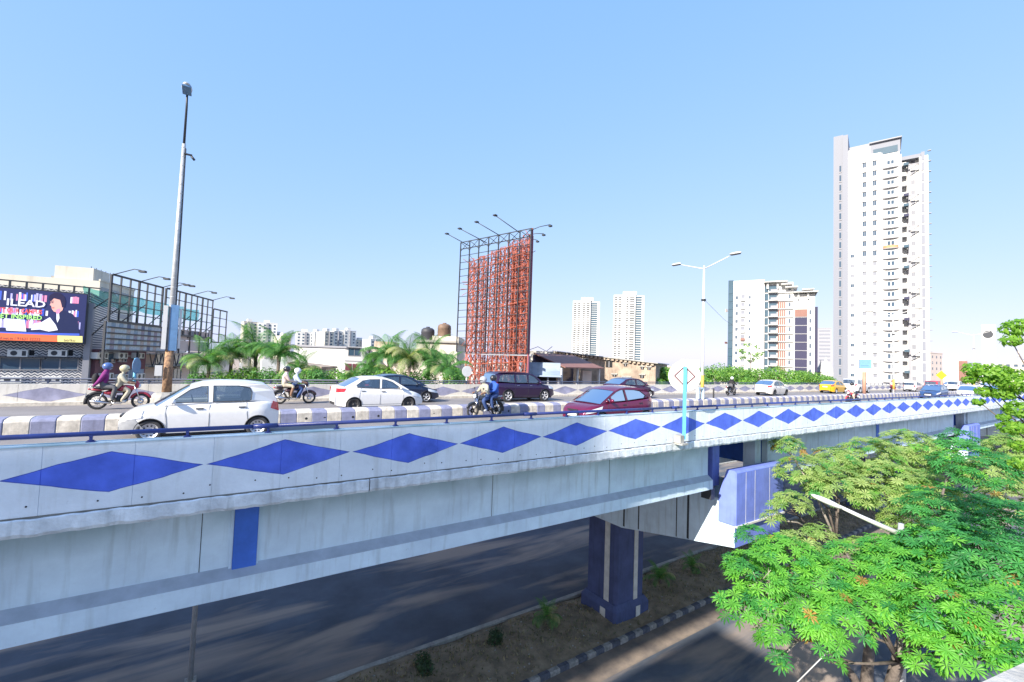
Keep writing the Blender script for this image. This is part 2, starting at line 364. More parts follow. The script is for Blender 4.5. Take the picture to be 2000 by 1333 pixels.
# near rail
RZ = 1.0; RY = PN+.14
rail = MB().mat(M_['rail'])
for i in range(40):
    x = XA+i*6.25; zz = RZ
    rail.tube([(x+.02,RY,zz),(x+6.2,RY,zz)], .038, 10); rail.tube([(x-.18,RY,zz),(x+.22,RY,zz)], .047, 10)
rl = rail.build('handrail', None, fly)
b = MB(); b.bb(-.02,.02,-.02,.02,-.13,-.03); b.lathe([(.045,-.1),(.045,-.13)],(0,0,-.0)); b.box((0,0,-.122),(.11,.1,.012)); b.box((.0,0,-.03),(.05,.06,.03)); pme = b.mesh('rail_post'); pme.materials.append(M_['rail'])
for i in range(150):
    obj('rail_post', pme, rl, (-18.93+i*1.25, RY, RZ))
# far parapet, kerb and rail
b = MB(); b.bb(.005, 1.995, 0, .25, 0.0, .835); fm = b.mesh('far_parapet_panel'); fm.materials.append(M_['far_wall'])
for i in range(110): obj('far_parapet_panel', fm, fly, (-20+i*2, PF, 0))
b = MB(); b.bb(200, XB, PF, PF+.25, 0, .835); b.build('far_parapet_run', M_['far_wall'], fly)
b = MB(); b.bb(XA, XB, PF-.5, PF-.002, 0.0, .13); b.build('side_kerb', M_['cream'], fly)
b = MB(); b.tube([(XA,PF+.12,1.04),(XB,PF+.12,1.04)], .035, 8); fr = b.build('far_handrail', M_['rail_far'], fly)
b = MB(); b.bb(-.03,.03,-.03,.03,-.21,-.03); b.box((0,0,-.1),(.5,.03,.05)); fpm = b.mesh('rail_post'); fpm.materials.append(M_['rail_far'])
for i in range(140): obj('rail_post', fpm, fr, (-18+i*1.6, PF+.12, 1.04))
b = MB(); b.tube([(XA,PF+.12,.92),(XB,PF+.12,.92)], .022, 6); b.build('far_handrail', M_['rail_far'], fly)

# girders by span
spans = []
PX = [19.55+36*k for k in range(-1, 9)]
for k in range(len(PX)-1): spans.append((PX[k]+2.25, PX[k+1]-2.5))
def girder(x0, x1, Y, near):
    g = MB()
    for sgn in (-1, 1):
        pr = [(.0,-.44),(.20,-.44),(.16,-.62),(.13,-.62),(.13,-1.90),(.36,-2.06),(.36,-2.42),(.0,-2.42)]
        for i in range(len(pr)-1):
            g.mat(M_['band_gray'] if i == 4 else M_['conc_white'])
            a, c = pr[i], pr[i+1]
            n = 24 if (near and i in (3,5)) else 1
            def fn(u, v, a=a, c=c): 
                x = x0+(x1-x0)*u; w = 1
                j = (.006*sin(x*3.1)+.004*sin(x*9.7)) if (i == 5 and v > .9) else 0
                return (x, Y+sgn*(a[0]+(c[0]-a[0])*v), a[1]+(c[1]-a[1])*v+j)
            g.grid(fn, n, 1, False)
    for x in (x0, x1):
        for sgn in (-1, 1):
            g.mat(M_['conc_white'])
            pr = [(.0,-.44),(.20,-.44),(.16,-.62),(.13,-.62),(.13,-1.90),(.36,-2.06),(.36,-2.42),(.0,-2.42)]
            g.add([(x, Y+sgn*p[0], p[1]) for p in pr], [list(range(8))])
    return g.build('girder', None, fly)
for k, (x0, x1) in enumerate(spans[:6]):
    for j in range(6):
        if j > 2 and k > 1: continue
        Y = 10.83 + j*2.72
        g = girder(x0, x1, Y, j == 0)
        if j == 0 or k < 2:
            xm = .88 if k == 0 else (x0+x1)/2-2
            bb = MB(); bb.bb(xm-.21, xm+.21, Y-.20, Y+.20, -.445, -2.12); bb.build('stiffener', M_['blue_bright'], g)
            if j == 0:
                bb = MB(); bb.bb(xm-.27, xm-.215, Y-.17, Y+.17, -.445, -1.98); bb.bb(xm+.215, xm+.25, Y-.17, Y+.17, -.445, -1.98); bb.build('stiffener_edge', M_['conc_white'], g)
                # weld seam of girder
                bb = MB(); 
                for xs in (xm-5.8, xm-.75, xm+5.9, xm+10.5): bb.bb(xs-.006, xs+.006, Y-.136, Y-.12, -.6, -1.9)
                tag(bb.build('joint_line', M_['poledark'], g), kind='stuff')
# end diaphragms and crossbeams
for k in range(0, 6):
    xc = PX[k]+0
    for j in range(5):
        Y = 10.83+j*2.72
        bb = MB(); bb.bb(xc-2.62, xc-2.30, Y+.15, Y+2.55, -.446, -2.1); bb.bb(xc+2.40, xc+2.72, Y+.15, Y+2.55, -.446, -2.1)
        bb.build('end_diaphragm', M_['blue_bright'], fly)
    bb = MB(); bb.bb(xc-1.85, xc-1.35, 10.9, 11.5, -.45, -2.5); bb.build('bearing_post', M_['lav'], fly)
    bb = MB(); bb.bb(xc+1.25, xc+1.75, 10.75, 11.3, -.45, -2.7); bb.build('bearing_post', M_['conc_white'], fly)
    for j in range(6):
        for s in (-2.15+0, 2.0):
            bb = MB(); bb.bb(xc+s-.0-.0 if s > 0 else xc+s-.25, xc+s+.25 if s > 0 else xc+s+.0, 10.6+j*2.72, 11.05+j*2.72, -2.9, -2.42); bb.build('bearing', M_['poledark'], fly)
def thing_part(name, parent, loc):
    o = bpy.data.objects.new(name, None); COL.objects.link(o); o.parent = parent; o.location = loc; return o
# the pier, its hammerhead cap and the end blocks
def pier(xc):
    p = thing_part('pier', fly, (xc, 17.55, 0))
    b = MB(); 
    hx, hy = 1.12, 1.1; c = .16
    b.prism([(-hx+c,-hy),(hx-c,-hy),(hx,-hy+c),(hx,hy-c),(hx-c,hy),(-hx+c,hy),(-hx,hy-c),(-hx,-hy+c)], GZ+.9, -5.6, 'z')
    b.build('column', M_['lav_dark'], p)
    for a in (-.42, .42):
        s = MB(); s.bb(-hx-.03, -hx+.02, a*1.1-.17, a*1.1+.17, GZ+.9, -5.75); s.build('white_stripe', M_['strip'], p) if a < 0 else None
        s = MB(); s.bb(a*.9-.15+(-.0), a*.9+.15, -hy-.03, -hy+.02, GZ+.9, -5.75); s.build('white_stripe', M_['strip'], p) if a > 0 else None
    b = MB(); hx2, hy2, c2 = 1.36, 1.3, .12
    def ring(h, e): return [(x*e, y*e, h) for x, y in [(-hx2+c2,-hy2),(hx2-c2,-hy2),(hx2,-hy2+c2),(hx2,hy2-c2),(hx2-c2,hy2),(-hx2+c2,hy2),(-hx2,hy2-c2),(-hx2,-hy2+c2)]]
    vs = ring(GZ-.1, 1)+ring(GZ+.72, 1)+ring(GZ+1.0, .86)
    b.add(vs, [(i, (i+1) % 8, (i+1) % 8+8, i+8) for i in range(8)]+[(i+8, (i+1) % 8+8, (i+1) % 8+16, i+16) for i in range(8)]+[list(range(16,24))])
    b.build('plinth', M_['lav_dark'], p)
    s = MB(); s.bb(-hx2-.02, -hx2+.02, -.63, -.27, GZ, GZ+.7); s.bb(.24, .56, -hy2-.02, -hy2+.02, GZ, GZ+.7); s.build('plinth_stripe', M_['strip'], p)
    return p


for k, xc in enumerate(PX[:8]):
    if k == 0: continue
    p = pier(xc-.25)
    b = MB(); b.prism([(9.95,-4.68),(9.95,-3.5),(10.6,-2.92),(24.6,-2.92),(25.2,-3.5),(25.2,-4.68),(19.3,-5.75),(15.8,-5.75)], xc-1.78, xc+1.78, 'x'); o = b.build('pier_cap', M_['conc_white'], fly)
    s = MB(); s.bb(xc-1.80, xc+1.80, 9.93, 9.952, -4.68, -3.86); s.build('cap_end_face', M_['lav'], o)
    # dark water streaks running down the cap's side
    st = MB()
    for yy, wd in ((15.6,.10),(14.7,.07),(12.6,.05),(12.0,.10)): st.bb(xc-1.785, xc-1.775, yy, yy+wd, -2.95, -4.68-(max(0, min(yy, 15.8)-9.95))*.17)
    tag(st.build('water_stain', M_['poledark'], o), kind='stuff')
    b = MB(); b.prism([(9.86,-3.82),(9.86,-1.74),(9.95,-1.66),(10.28,-1.66),(10.62,-2.75),(10.62,-3.82)], xc-1.84, xc+1.95, 'x'); eb = b.build('end_block', M_['lav'], fly)
    b = MB(); b.bb(xc-1.86, xc+1.97, 9.80, 9.9, -3.87, -3.80); b.build('ledge', M_['strip'], eb)
    b = MB()
    for q in (-1.15,-.45,.75): b.bb(xc+q-.01, xc+q+.01, 9.855, 9.862, -3.8, -1.76)
    b.build('drip_line', M_['strip'], eb)
    b = MB(); b.prism([(24.6,-3.82),(24.6,-2.8),(24.9,-1.66),(25.3,-1.66),(25.3,-3.82)], xc-1.84, xc+1.95, 'x'); b.build('end_block', M_['lav'], fly)

# central divider of painted blocks
md = thing('median_divider', 'central road divider of alternating cream and lilac painted concrete blocks', 'divider', (0,0,0))
x0 = atY(57, 840, 17.15).x - 6.0*1.0
def mblock(x0, x1, bm=None):
    b = bm or MB()
    pr = [(17.15,0),(17.17,.33),(17.25,.40),(17.45,.43),(17.75,.43),(17.9,.38),(17.95,0)]
    e = .012
    def row(x, k): return [(x, 17.55+(y-17.55)*k, z*k if z else 0) for y, z in pr]
    vs = row(x0, .965)+row(x0+e*1.6, 1)+row(x1-e*1.6, 1)+row(x1, .965); n = 7
    fs = [(r*n+i, r*n+i+1, (r+1)*n+i+1, (r+1)*n+i) for r in range(3) for i in range(n-1)]+[list(range(n-1,-1,-1)), list(range(3*n,4*n))]
    b.add(vs, fs, False); return b
bm = mblock(0, .498).mesh('divider_block'); bm.materials.append(M_['lilac']); bm2 = bm.copy(); bm2.materials[0] = M_['cream']
for i in range(270): obj('divider_block', bm if i % 2 == 0 else bm2, md, (x0+i*.5, random.uniform(-.008,.008), 0))
fb = [MB(), MB()]
for i in range(270, 640): mblock(x0+i*.5, x0+i*.5+.498, fb[i % 2])
tag(fb[0].build('divider_block', M_['lilac'], md), kind='stuff'); tag(fb[1].build('divider_block', M_['cream'], md), kind='stuff')
b = MB()
for x in (3.66, 5.6, 7.9, 3.05, 11.6, 4.65):
    b.lathe([(0,0),(.045,0),(.045,.02)], (x, 17.155, .12+.04*random.random()), 'y', 10, False)
tag(b.build('drain_hole', M_['dark'], md), kind='stuff')

# ================================================================== POLES AND SIGNS
# tall lamp with cabinet at far parapet
LP = Vector((-1.30, 24.75, 0.0))
t = thing('street_lamp', 'tall single-head street lamp with blue cabinet and rusty peeling base behind the white hatchback', 'street lamp', LP)
b = MB(); b.tube([(0,0,.55),(0,0,2.4)], [.18,.15], 14); b.build('base', M_['rust'], t)
b = MB(); b.tube([(0,0,2.4),(0,0,7),(0,0,11.6)], [.135,.105,.07], 12); b.build('pole', M_['pole'], t)
b = MB(); b.tube([(0,0,11.6),(0,0,13.3),(0,-.25,13.75)], [.05,.045,.04], 8); b.build('arm', M_['poledark'], t)
M_['cabinet'] = mat('blue_cabinet', (.13,.26,.46), .45, var=.2, scale=4)
b = MB(); b.bb(-.05,.24,-.16,.2,2.35,4.35); cb = b.build('cabinet', M_['cabinet'], t)
b = MB(); b.bb(-.30,-.14,-.2,.1,2.4,4.3); b.bb(.27,.35,-.1,.1,2.45,4.2); b.build('side_board', M_['white'], cb)
b = MB(); 
for z in (2.7,3.1,3.6,4.1): b.box((-.30,-.02,z),(.06,.24,.05))
b.build('strap', M_['poledark'], cb)
b = MB(); b.bb(-.45,-.2,-.22,-.15,1.25,1.7); b.build('notice_plate', M_['white'], t)
def lamp_head(t, o, sz=1.0, M=None, dk=None):
    b = MB(); b.ell((o[0],o[1],o[2]), (.16*sz,.42*sz,.10*sz), 12, 6); h = b.build('lamp_head', M_['pole'], t)
    b = MB(); b.bb(o[0]-.13*sz,o[0]+.13*sz,o[1]-.36*sz,o[1]+.3*sz,o[2]-.10*sz,o[2]-.05*sz); b.build('lens', M_['cabinet'] if dk is None else dk, h)
lamp_head(t, (0,-.62,13.85), 1.25)
b = MB(); b.box((.18,-.05,11.15),(.3,.1,.06)); b.tube([(.3,-.05,11.1),(.42,-.08,10.95)], .05, 6); b.build('camera_bracket', M_['poledark'], t)
b = MB()
for z in [2.6+.42*i for i in range(22)]: b.lathe([(.140-.0065*(z-2.6),z),(.140-.0065*(z-2.6),z+.03)], (0,0,0), 'z', 10)
b.build('band', M_['pole'], t)
b = MB(); b.tube([(.13,-.06,2.5),(.115,-.05,7),(.08,-.04,11.4)], .022, 5); b.build('cable', M_['poledark'], t)
b = MB(); b.lathe([(.62,0),(.55,.35),(.42,.52),(.0,.55)], (0,0,0), 'z', 10, False); b.build('concrete_footing', M_['conc'], t)

M_['yellow'] = mat('yellow_paint', (.62,.42,.08), .7, var=.3, scale=6)
t = thing('street_lamp', 'slim white twin-arm street lamp with yellow base standing on the divider', 'street lamp', (27.2,17.55,.43), group='twin-arm street lamps on the divider')
b = MB(); b.tube([(0,0,.0),(0,0,4),(0,0,8.8)], [.10,.085,.055], 10); b.build('pole', M_['white'], t)
b = MB(); b.tube([(0,0,.4),(0,0,1.5)], [.108,.105], 10); b.build('yellow_band', M_['yellow'], t)
for s in (1, -1):
    b = MB(); b.tube([(0,0,8.6),(.0,s*.5,8.75),(0,s*1.75,9.15)], [.04,.035,.03], 6); a = b.build('arm', M_['white'], t)
    b = MB(); b.ell((0,s*2.15,9.26), (.14,.42,.075), 10, 6, None); b.build('lamp_head', M_['white'], a)
    b = MB(); b.bb(-.10,.10,s*2.15-.3,s*2.15+.3,9.17,9.21); b.build('lens', M_['poledark'], a)
b = MB(); b.box((0,0,6.5),(.22,.22,.14)); b.build('clamp', M_['poledark'], t)
lamp0 = t
for x, lb in ((63.2,'slim white twin-arm street lamp on the divider in front of the tall tower'),(99,'distant twin-arm street lamp on the divider near the clock tower'),(135,'farthest twin-arm street lamp on the divider by the trees')):
    dup(lamp0, (x,17.55,.43), None, lb)
# small stone barrier and dark bollard at the lamp's foot
t = thing('concrete_stand', 'small pale concrete stand beside the lamp foot on the divider', 'stand', (26.6,17.3,.43))
b = MB(); b.bb(-.3,-.22,-.1,.1,0,.62); b.bb(.22,.3,-.1,.1,0,.62); b.build('post', M_['conc_white'], t); b = MB(); b.bb(-.32,.32,-.08,.08,.62,.72); b.build('beam', M_['conc_white'], t)
t = thing('bollard', 'thin dark bollard on the divider right of the lamp foot', 'bollard', (28.35,17.45,.4)); b = MB(); b.lathe([(.05,0),(.05,.62),(.035,.68),(0,.69)],n=8); b.build('post', M_['black'], t)
b = MB(); b.tube([(27.2,17.5,6.95),(33,19.5,6.2),(40,22,5.9),(60,30,6.6)], .012, 4); tag(b.build('cable', M_['poledark']), 'thin cable sagging from the divider lamp towards the office block', 'cable')

# round sign on cyan post outside the near parapet
M_['cyan'] = mat('cyan_post_paint', (.12,.42,.62), .5, var=.15, scale=5); M_['signwhite'] = mat('sign_white', (.74,.73,.70), .5, var=.08, scale=4); M_['maroon'] = mat('sign_maroon', (.14,.04,.06), .5)
sg = thing('round_sign', 'round white sign with a dark diamond outline on a cyan post outside the near parapet', 'road sign', (13.47,9.34,0))
b = MB(); b.bb(-.055,.055,-.03,.03,-.02,2.42); b.build('post', M_['cyan'], sg)
b = MB(); b.lathe([(0,.05),(.53,.05),(.53,.075),(0,.075)], (0,0,2.1), 'y', 32, False); b.build('disc', M_['signwhite'], sg)
b = MB(); q = [(0,.33),(.33,0),(0,-.33),(-.33,0)]
for i in range(4):
    a, c = q[i], q[(i+1) % 4]; b.bar((a[0],.043,2.1+a[1]), (c[0],.043,2.1+c[1]), .035)
b.build('diamond_outline', M_['maroon'], sg)
b = MB(); b.bb(-.25,-.06,-.05,.2,-.14,.12); b.bb(-.22,.1,-.1,.2,-.2,-.14); o = b.build('bracket', M_['conc'], sg); o.rotation_euler.z = .75
sg.rotation_euler.z = -.75
for x, d in ((262, 0), (911, 1)):
    P = atY(x, 745, 26.3)
    t = thing('road_sign', ('round road sign seen from behind on a pale blue post right of the riders' if d == 0 else 'round white road sign on a pale post left of the red steel hoarding'), 'road sign', (P.x, 26.3, 0))
    b = MB(); b.tube([(0,0,-.4),(0,0,1.95 if d == 0 else 1.8)], .055 if d == 0 else .05, 8); b.build('post', M_['cyan'] if d == 0 else M_['pole'], t)
    b = MB(); b.lathe([(0,-.05),(.36,-.05),(.36,-.07),(0,-.07)], (-.02,0,1.62 if d == 0 else 1.65), 'y', 24, False); o = b.build('disc', M_['cabinet'] if d == 0 else M_['signwhite'], t)
    if d == 0: o.rotation_euler.z = 1.25
M_['orange'] = mat('orange_post', (.45,.24,.16), .6); M_['bluesign'] = mat('pale_blue_board', (.25,.48,.75), .5); M_['yellow2'] = mat('yellow_sign', (.75,.6,.02), .5)
P = atY(1689, 750, 17.5)
t = thing('road_sign', 'pale blue board on an orange post on the divider before the tall tower', 'road sign', (P.x, 17.55, .4))
b = MB(); b.tube([(0,0,0),(0,0,2.2)], .16, 8); b.build('post', M_['orange'], t); b = MB(); b.box((0,-.2,3.0),(.1,1.7,.9)); b.box((-.06,-.2,2.9),(.02,1.2,.12)); b.build('board', M_['bluesign'], t)
t.rotation_euler.z = -.7
P = atY(1840, 750, 17.5)
t = thing('road_sign', 'yellow diamond sign on a post at the far end of the divider', 'road sign', (P.x, 17.55, .4))
b = MB(); b.tube([(0,0,0),(0,0,1.6)], .12, 8); b.build('post', M_['orange'], t); b = MB(); b.box((0,0,0),(.85,.08,.85), Matrix.Translation((0,0,2.2)) @ Matrix.Rotation(pi/4,4,'Y')); b.build('board', M_['yellow2'], t); t.rotation_euler.z = -.9
# lower-level poles
t = thing('lamp_pole', 'thin pale pole rising from the road under the left girder', 'pole', (.23,22.6,GZ)); b = MB(); b.tube([(0,0,0),(0,0,7.8)], [.10,.075], 10); b.build('pole', M_['pole'], t); b = MB(); b.bb(-.2,.2,-.2,.2,0,.1); b.build('base_plate', M_['conc'], t)
P = atD(1760, 1045, 14.0)
t = thing('street_lamp', 'white street lamp half buried in the leafy tree with its arm reaching left', 'street lamp', (P.x,P.y,GZ))
hz = P.z-GZ; b = MB(); b.tube([(0,0,0),(0,0,hz*.5),(0,0,hz+.35)], [.12,.1,.075], 10); b.build('pole', M_['pole'], t)
Q = atD(1600, 975, 14.6)-P; b = MB(); b.tube([(0,0,hz),(Q.x*.5,Q.y*.5,hz+Q.z*.52),(Q.x*.75,Q.y*.75,hz+Q.z*.8)], [.09,.06,.05], 8); a = b.build('arm', M_['white'], t)
dirq = Vector((Q.x,Q.y,Q.z)).normalized(); Mx = dirq.to_track_quat('Y','Z').to_matrix().to_4x4()
b = MB(); b.ell((Q.x*.9,Q.y*.9,hz+Q.z*.93), (.15,.5,.09), 12, 6, Mx); b.build('lamp_head', M_['white'], a)
# parapet of the ramp the camera looks from, bottom right corner
rw = thing('near_parapet', 'pale concrete parapet top crossing the bottom right corner', 'parapet', (0,0,0))
dv = Vector((.98,-.20,0)); nv = Vector((.2,.98,0)); A = atZ(1895,1333,1.62)
b = MB()
def cor(a, n, z): p = A+dv*a+nv*n; return (p.x,p.y,z)
for a0, a1 in ((-2.5,-.62),(-.61,1.3),(1.31,3.2),(3.21,5.1)):
    bb = MB(); bb.add([cor(a0,-.22,.2),cor(a1,-.22,.2),cor(a1,-.22,1.6),cor(a0,-.22,1.6),cor(a0,-.2,1.62),cor(a1,-.2,1.62),cor(a0,-.01,1.62),cor(a1,-.01,1.62),cor(a0,0,1.6),cor(a1,0,1.6),cor(a0,0,.2),cor(a1,0,.2)],
      [(0,1,2,3),(3,2,5,4),(4,5,7,6),(6,7,9,8),(8,9,11,10),(0,3,4,6,8,10),(1,11,9,7,5,2),(0,10,11,1)]); bb.build('coping_slab', M_['conc'], rw)
# ================================================================== VEHICLES
def interp(pts, x):
    if x <= pts[0][0]: return pts[0][1]
    for (a, b), (c, d) in zip(pts, pts[1:]):
        if x <= c:
            t = (x-a)/(c-a) if c > a else 0
            return b+(d-b)*t
    return pts[-1][1]
def sm(pts, n=2):
    for _ in range(n):
        q = [pts[0]]
        for (a, b), (c, d) in zip(pts, pts[1:]): q += [(a*.75+c*.25, b*.75+d*.25), (a*.25+c*.75, b*.25+d*.75)]
        pts = q+[pts[-1]]
    return pts
paint_cache = {}
M_['bumper_grey'] = mat('unpainted_bumper', (.30,.31,.33), .6, var=.2, scale=6)
def paint(c, metal=.0):
    k = (c, metal)
    if k not in paint_cache: paint_cache[k] = mat('car_paint', c, .28, metal=metal, coat=.8, var=.05, scale=6)
    return paint_cache[k]
def wheel_meshes(R, W, style):
    t = MB().mat(M_['tyre']); t.lathe([(R*.66,-W/2+.01),(R*.80,-W/2-.005),(R*.95,-W/2),(R,-W*.3),(R,W*.3),(R*.95,W/2),(R*.8,W/2+.005),(R*.66,W/2-.01)], (0,0,0), 'y', 28)
    r = MB()
    rm = {'alloy': M_['rim'], 'steel': M_['steelrim'], 'cap': M_['rim']}[style]
    for sg_ in (-1, 1):
        r.mat(rm); r.lathe([(R*.68,sg_*(W/2-.005)),(R*.64,sg_*(W/2-.01)),(R*.60,sg_*(W/2-.05)),(R*.2,sg_*(W/2-.055)) if style != 'alloy' else (R*.60,sg_*(W/2-.06))], (0,0,0), 'y', 24)
        r.lathe([(R*.2,sg_*(W/2-.055)),(R*.16,sg_*(W/2-.02)),(0,sg_*(W/2-.015))], (0,0,0), 'y', 12)
        if style == 'alloy':
            r.mat(M_['black']); r.lathe([(R*.6,sg_*(W/2-.07)),(0,sg_*(W/2-.07))], (0,0,0), 'y', 20, False); r.mat(rm)
            for k in range(5):
                a = 2*pi*k/5+.3
                for da in (-.12,.12): r.tube([(R*.12*cos(a),sg_*(W/2-.02),R*.12*sin(a)), (R*.63*cos(a+da),sg_*(W/2-.02),R*.63*sin(a+da))], R*.045, 5)
        else:
            r.mat(M_['black'])
            nh = 10 if style == 'cap' else 8
            for k in range(nh):
                a = 2*pi*k/nh; r.ell((R*.44*cos(a), sg_*(W/2-.05), R*.44*sin(a)), (R*.07,.012,R*.07), 8, 4)
    return t.mesh('wheel'), r.mesh('rim')

def car(name, label, cat, color, S, loc, heading, group=None, metal=0., detail=True, wheels='cap', dark=False, light_int=False):
    """S: L, W, wb(front axle x, rear axle x), R, belt=[(x,z)], gh=[outline], windows=[polys], z0"""
    L, W, R = S['L'], S['W'], S['R']; xf, xr = S['ax']; belt = sm(S['belt'], 1); gh = S['gh']; z0 = S.get('z0', .2)
    root = thing(name, label, cat, loc, heading, group); P = paint(color, metal); G = M_['glass_dark'] if dark else M_['glass']
    hL = L/2
    def wx(x):
        a = abs(x)/hL; k = max(0, (a-.62)/.38)
        return W/2*(1-.34*k**2.6)
    def zt(x): return interp(belt, x)
    zroof = max(z for _, z in gh)
    def y(x, z):
        zb = zt(x) if not (gh[0][0] >= x >= gh[-1][0]) else S['zb'](x)
        w_ = wx(x)
        if z <= zb:
            t = max(0, (z-z0)/(zb-z0)); f = .93+.07*sin(min(1, t*1.5)*pi/2)-.045*max(0, (t-.6)/.4)**2
            f += .012*(1 if abs(t-.72) < .04 else 0)
            return w_*f
        return w_*(.955-(z-zb)/(zroof-zb)*.17)
    # body shell
    xs = sorted(set([round(-hL+L*i/70, 4) for i in range(71)]+[x+R*1.1*cos(pi*k/12) for x in (xf, xr) for k in range(13)]+[gh[0][0], gh[-1][0]]))
    xs = [x for x in xs if -hL <= x <= hL]
    Ra = R*1.13
    def zlow(x):
        z = z0 + S.get('rise', .10)*max(0, (abs(x)/hL-.85)/.15)
        for c in (xf, xr):
            if abs(x-c) < Ra: z = max(z, R+sqrt(Ra*Ra-(x-c)**2)-.0)
        return z
    b = MB().mat(P); n = 16; FR = [0,.08,.25,.45,.6,.72,.85,.95,1.0]
    rows = []
    for x in xs:
        zl, zh = zlow(x), zt(x); zl = min(zl, zh-.1)
        row = []
        for f in FR:
            z = zl+(zh-zl)*f; e = [1,1,1,1,1,1,1,.985,.945][FR.index(f)]
            row.append((x, y(x, z)*e, z))
        yy = row[-1][1]
        for k, q in enumerate((.8,.5,.2)):
            row.append((x, yy*q, zh+.035*(1-q*q)))
        rows.append(row)
    m = len(rows[0]); vs = []; 
    for row in rows: vs += row + [(p[0], -p[1], p[2]) for p in reversed(row)]
    M2 = 2*m; fs = []
    for i in range(len(rows)-1):
        for k in range(M2-1): fs.append((i*M2+k, (i+1)*M2+k, (i+1)*M2+k+1, i*M2+k+1))
    cab = gh[0][0]-.15, gh[-1][0]+.12
    b.v = [tuple(v) for v in vs]; b.mats = [P, M_['interior_light'] if light_int else M_['interior']]
    for idx, f in enumerate(fs):
        i, k = divmod(idx, M2-1); xm = (rows[i][0][0]+rows[i+1][0][0])/2
        top = 8 < k < M2-10
        b.f.append(list(f)); b.sf.append(True); b.m.append(1 if (top and cab[1] < xm < cab[0]) else 0)
    b.f.append(list(range(M2-1, -1, -1))); b.m.append(0); b.sf.append(False)
    e = (len(rows)-1)*M2; b.f.append([e+k for k in range(M2)]); b.m.append(0); b.sf.append(False)
    body = b.build('body', None, root)
    # underbody and dark arches
    ub = MB(); ub.bb(-hL+.25, hL-.25, -W/2+.24, W/2-.24, .19, .56)
    for c in (xf, xr): ub.bb(c-Ra, c+Ra, -W/2+.24, W/2-.24, .4, R+Ra*.9)
    ub.build('underbody', M_['black'], root)
    if detail:
        for c in (xf, xr):
            for s in (-1, 1):
                a = MB(); pts = [(c+Ra*.985*cos(t), s*(y(c+Ra*cos(t), R+Ra*sin(t))+.004), R+Ra*.985*sin(t)) for t in [pi*k/14 for k in range(15)]]
                a.tube(pts, .013, 5); a.build('wheel_arch_trim', M_['black'], root)
    # greenhouse sides with openings
    gs = MB().mat(P)
    for s in (-1, 1):
        polys = [gh]+(S['win'] if s else [])
        v3 = [[Vector((x, z, 0)) for x, z in pl] for pl in polys]; tri = tessellate_polygon(v3); flat = [p for pl in polys for p in pl]
        vs = [(x, s*y(x, z), z) for x, z in flat]; gs.add(vs, [t if s > 0 else t[::-1] for t in tri], False)
        vs = [(x, s*(y(x, z)-.03), z) for x, z in flat]; gs.add(vs, [t[::-1] if s > 0 else t for t in tri], False)
    def strip(i0, i1, ins, mt, name, par, nv=8, crown=.03, dz=0., lift=0.):
        g = MB().mat(mt); seg = gh[i0:i1+1]
        def fn(u, v):
            k = u*(len(seg)-1); i = min(int(k), len(seg)-2); t = k-i
            x = seg[i][0]+(seg[i+1][0]-seg[i][0])*t; z = seg[i][1]+(seg[i+1][1]-seg[i][1])*t
            w_ = y(x, z)-ins; q = 2*v-1
            return (x+(.10*(1-q*q) if i0 == 0 else (-.06*(1-q*q) if name == 'rear_window' else 0))*(1-(z-gh[0][1])/(zroof-gh[0][1])*.9), w_*q, z+crown*(1-q*q)+lift)
        g.grid(fn, max(2, (i1-i0)*2), nv); return g.build(name, None, par)
    gsd = gs.build('pillars', None, root)
    n_g = len(gh)
    strip(1, n_g-2, .0, P, 'roof', root, 10, .045)
    strip(0, 1, .035, G, 'windshield', root, 10, .03)
    strip(n_g-2, n_g-1, .035, G, 'rear_window', root, 10, .03)
    if detail or True:
        for s in (-1, 1):
            for wn in S['win']:
                g = MB().mat(G); vs = [(x, s*(y(x, z)-.014), z) for x, z in wn]; tri = tessellate_polygon([[Vector((x, z, 0)) for x, z in wn]]); g.add(vs, tri, False)
                o = g.build('side_window', None, root)
                if detail:
                    f_ = MB(); pp = [(x, s*(y(x, z)+.002), z) for x, z in wn]; f_.tube(pp+[pp[0]], .010, 4, False); f_.build('window_seal', M_['black'], o)
    # wheels
    tm, rm = wheel_meshes(R, .19, wheels)
    for c in (xf, xr):
        for s in (-1, 1):
            o = obj('wheel', tm, root, (c, s*(W/2-.125), R)); obj('rim', rm, o)
    # patches on the side / front / rear
    def side_patch(c4, s, off, mt, name, par, nu=8, nv=5):
        (x0,z0_),(x1,z1),(x2,z2),(x3,z3) = c4
        def fn(u, v):
            x = (x0*(1-u)+x1*u)*(1-v)+(x3*(1-u)+x2*u)*v; z = (z0_*(1-u)+z1*u)*(1-v)+(z3*(1-u)+z2*u)*v
            return (x+(off if x > 0 else -off)*.6*(1 if abs(x) > hL-.5 else 0), s*(y(x, z)+off), z)
        g = MB(); g.grid(fn, nu, nv); return g.build(name, mt, par)
    for s in (-1, 1):
        side_patch(S['head'], s, .012, M_['lamp_clear'], 'headlight', root); side_patch(S['tail'], s, .012, M_['lamp_red'], 'tail_light', root)
    if S.get('bump'):
        for s in (-1, 1): side_patch([(hL-.62,z0+.0),(hL-.04,z0+.06),(hL-.02,z0+.30),(hL-.34,z0+.40)], s, .010, M_['bumper_grey'], 'bumper_corner', root)
    g = MB().mat(M_['black']); fw_ = wx(hL)
    g.bb(hL-.03, hL+.012, -fw_*.62, fw_*.62, z0+.16, z0+.33); g.bb(hL-.03, hL+.01, -fw_*.5, fw_*.5, S['belt'][-1][1]-.12 if S['belt'][-1][1] > .6 else .6, S['belt'][-1][1]-.05 if S['belt'][-1][1] > .6 else .66)
    g.build('grille', None, root)
    g = MB(); g.bb(hL, hL+.02, -.25, .25, z0+.2, z0+.31); g.build('number_plate', S.get('plate', M_['signwhite']), root)
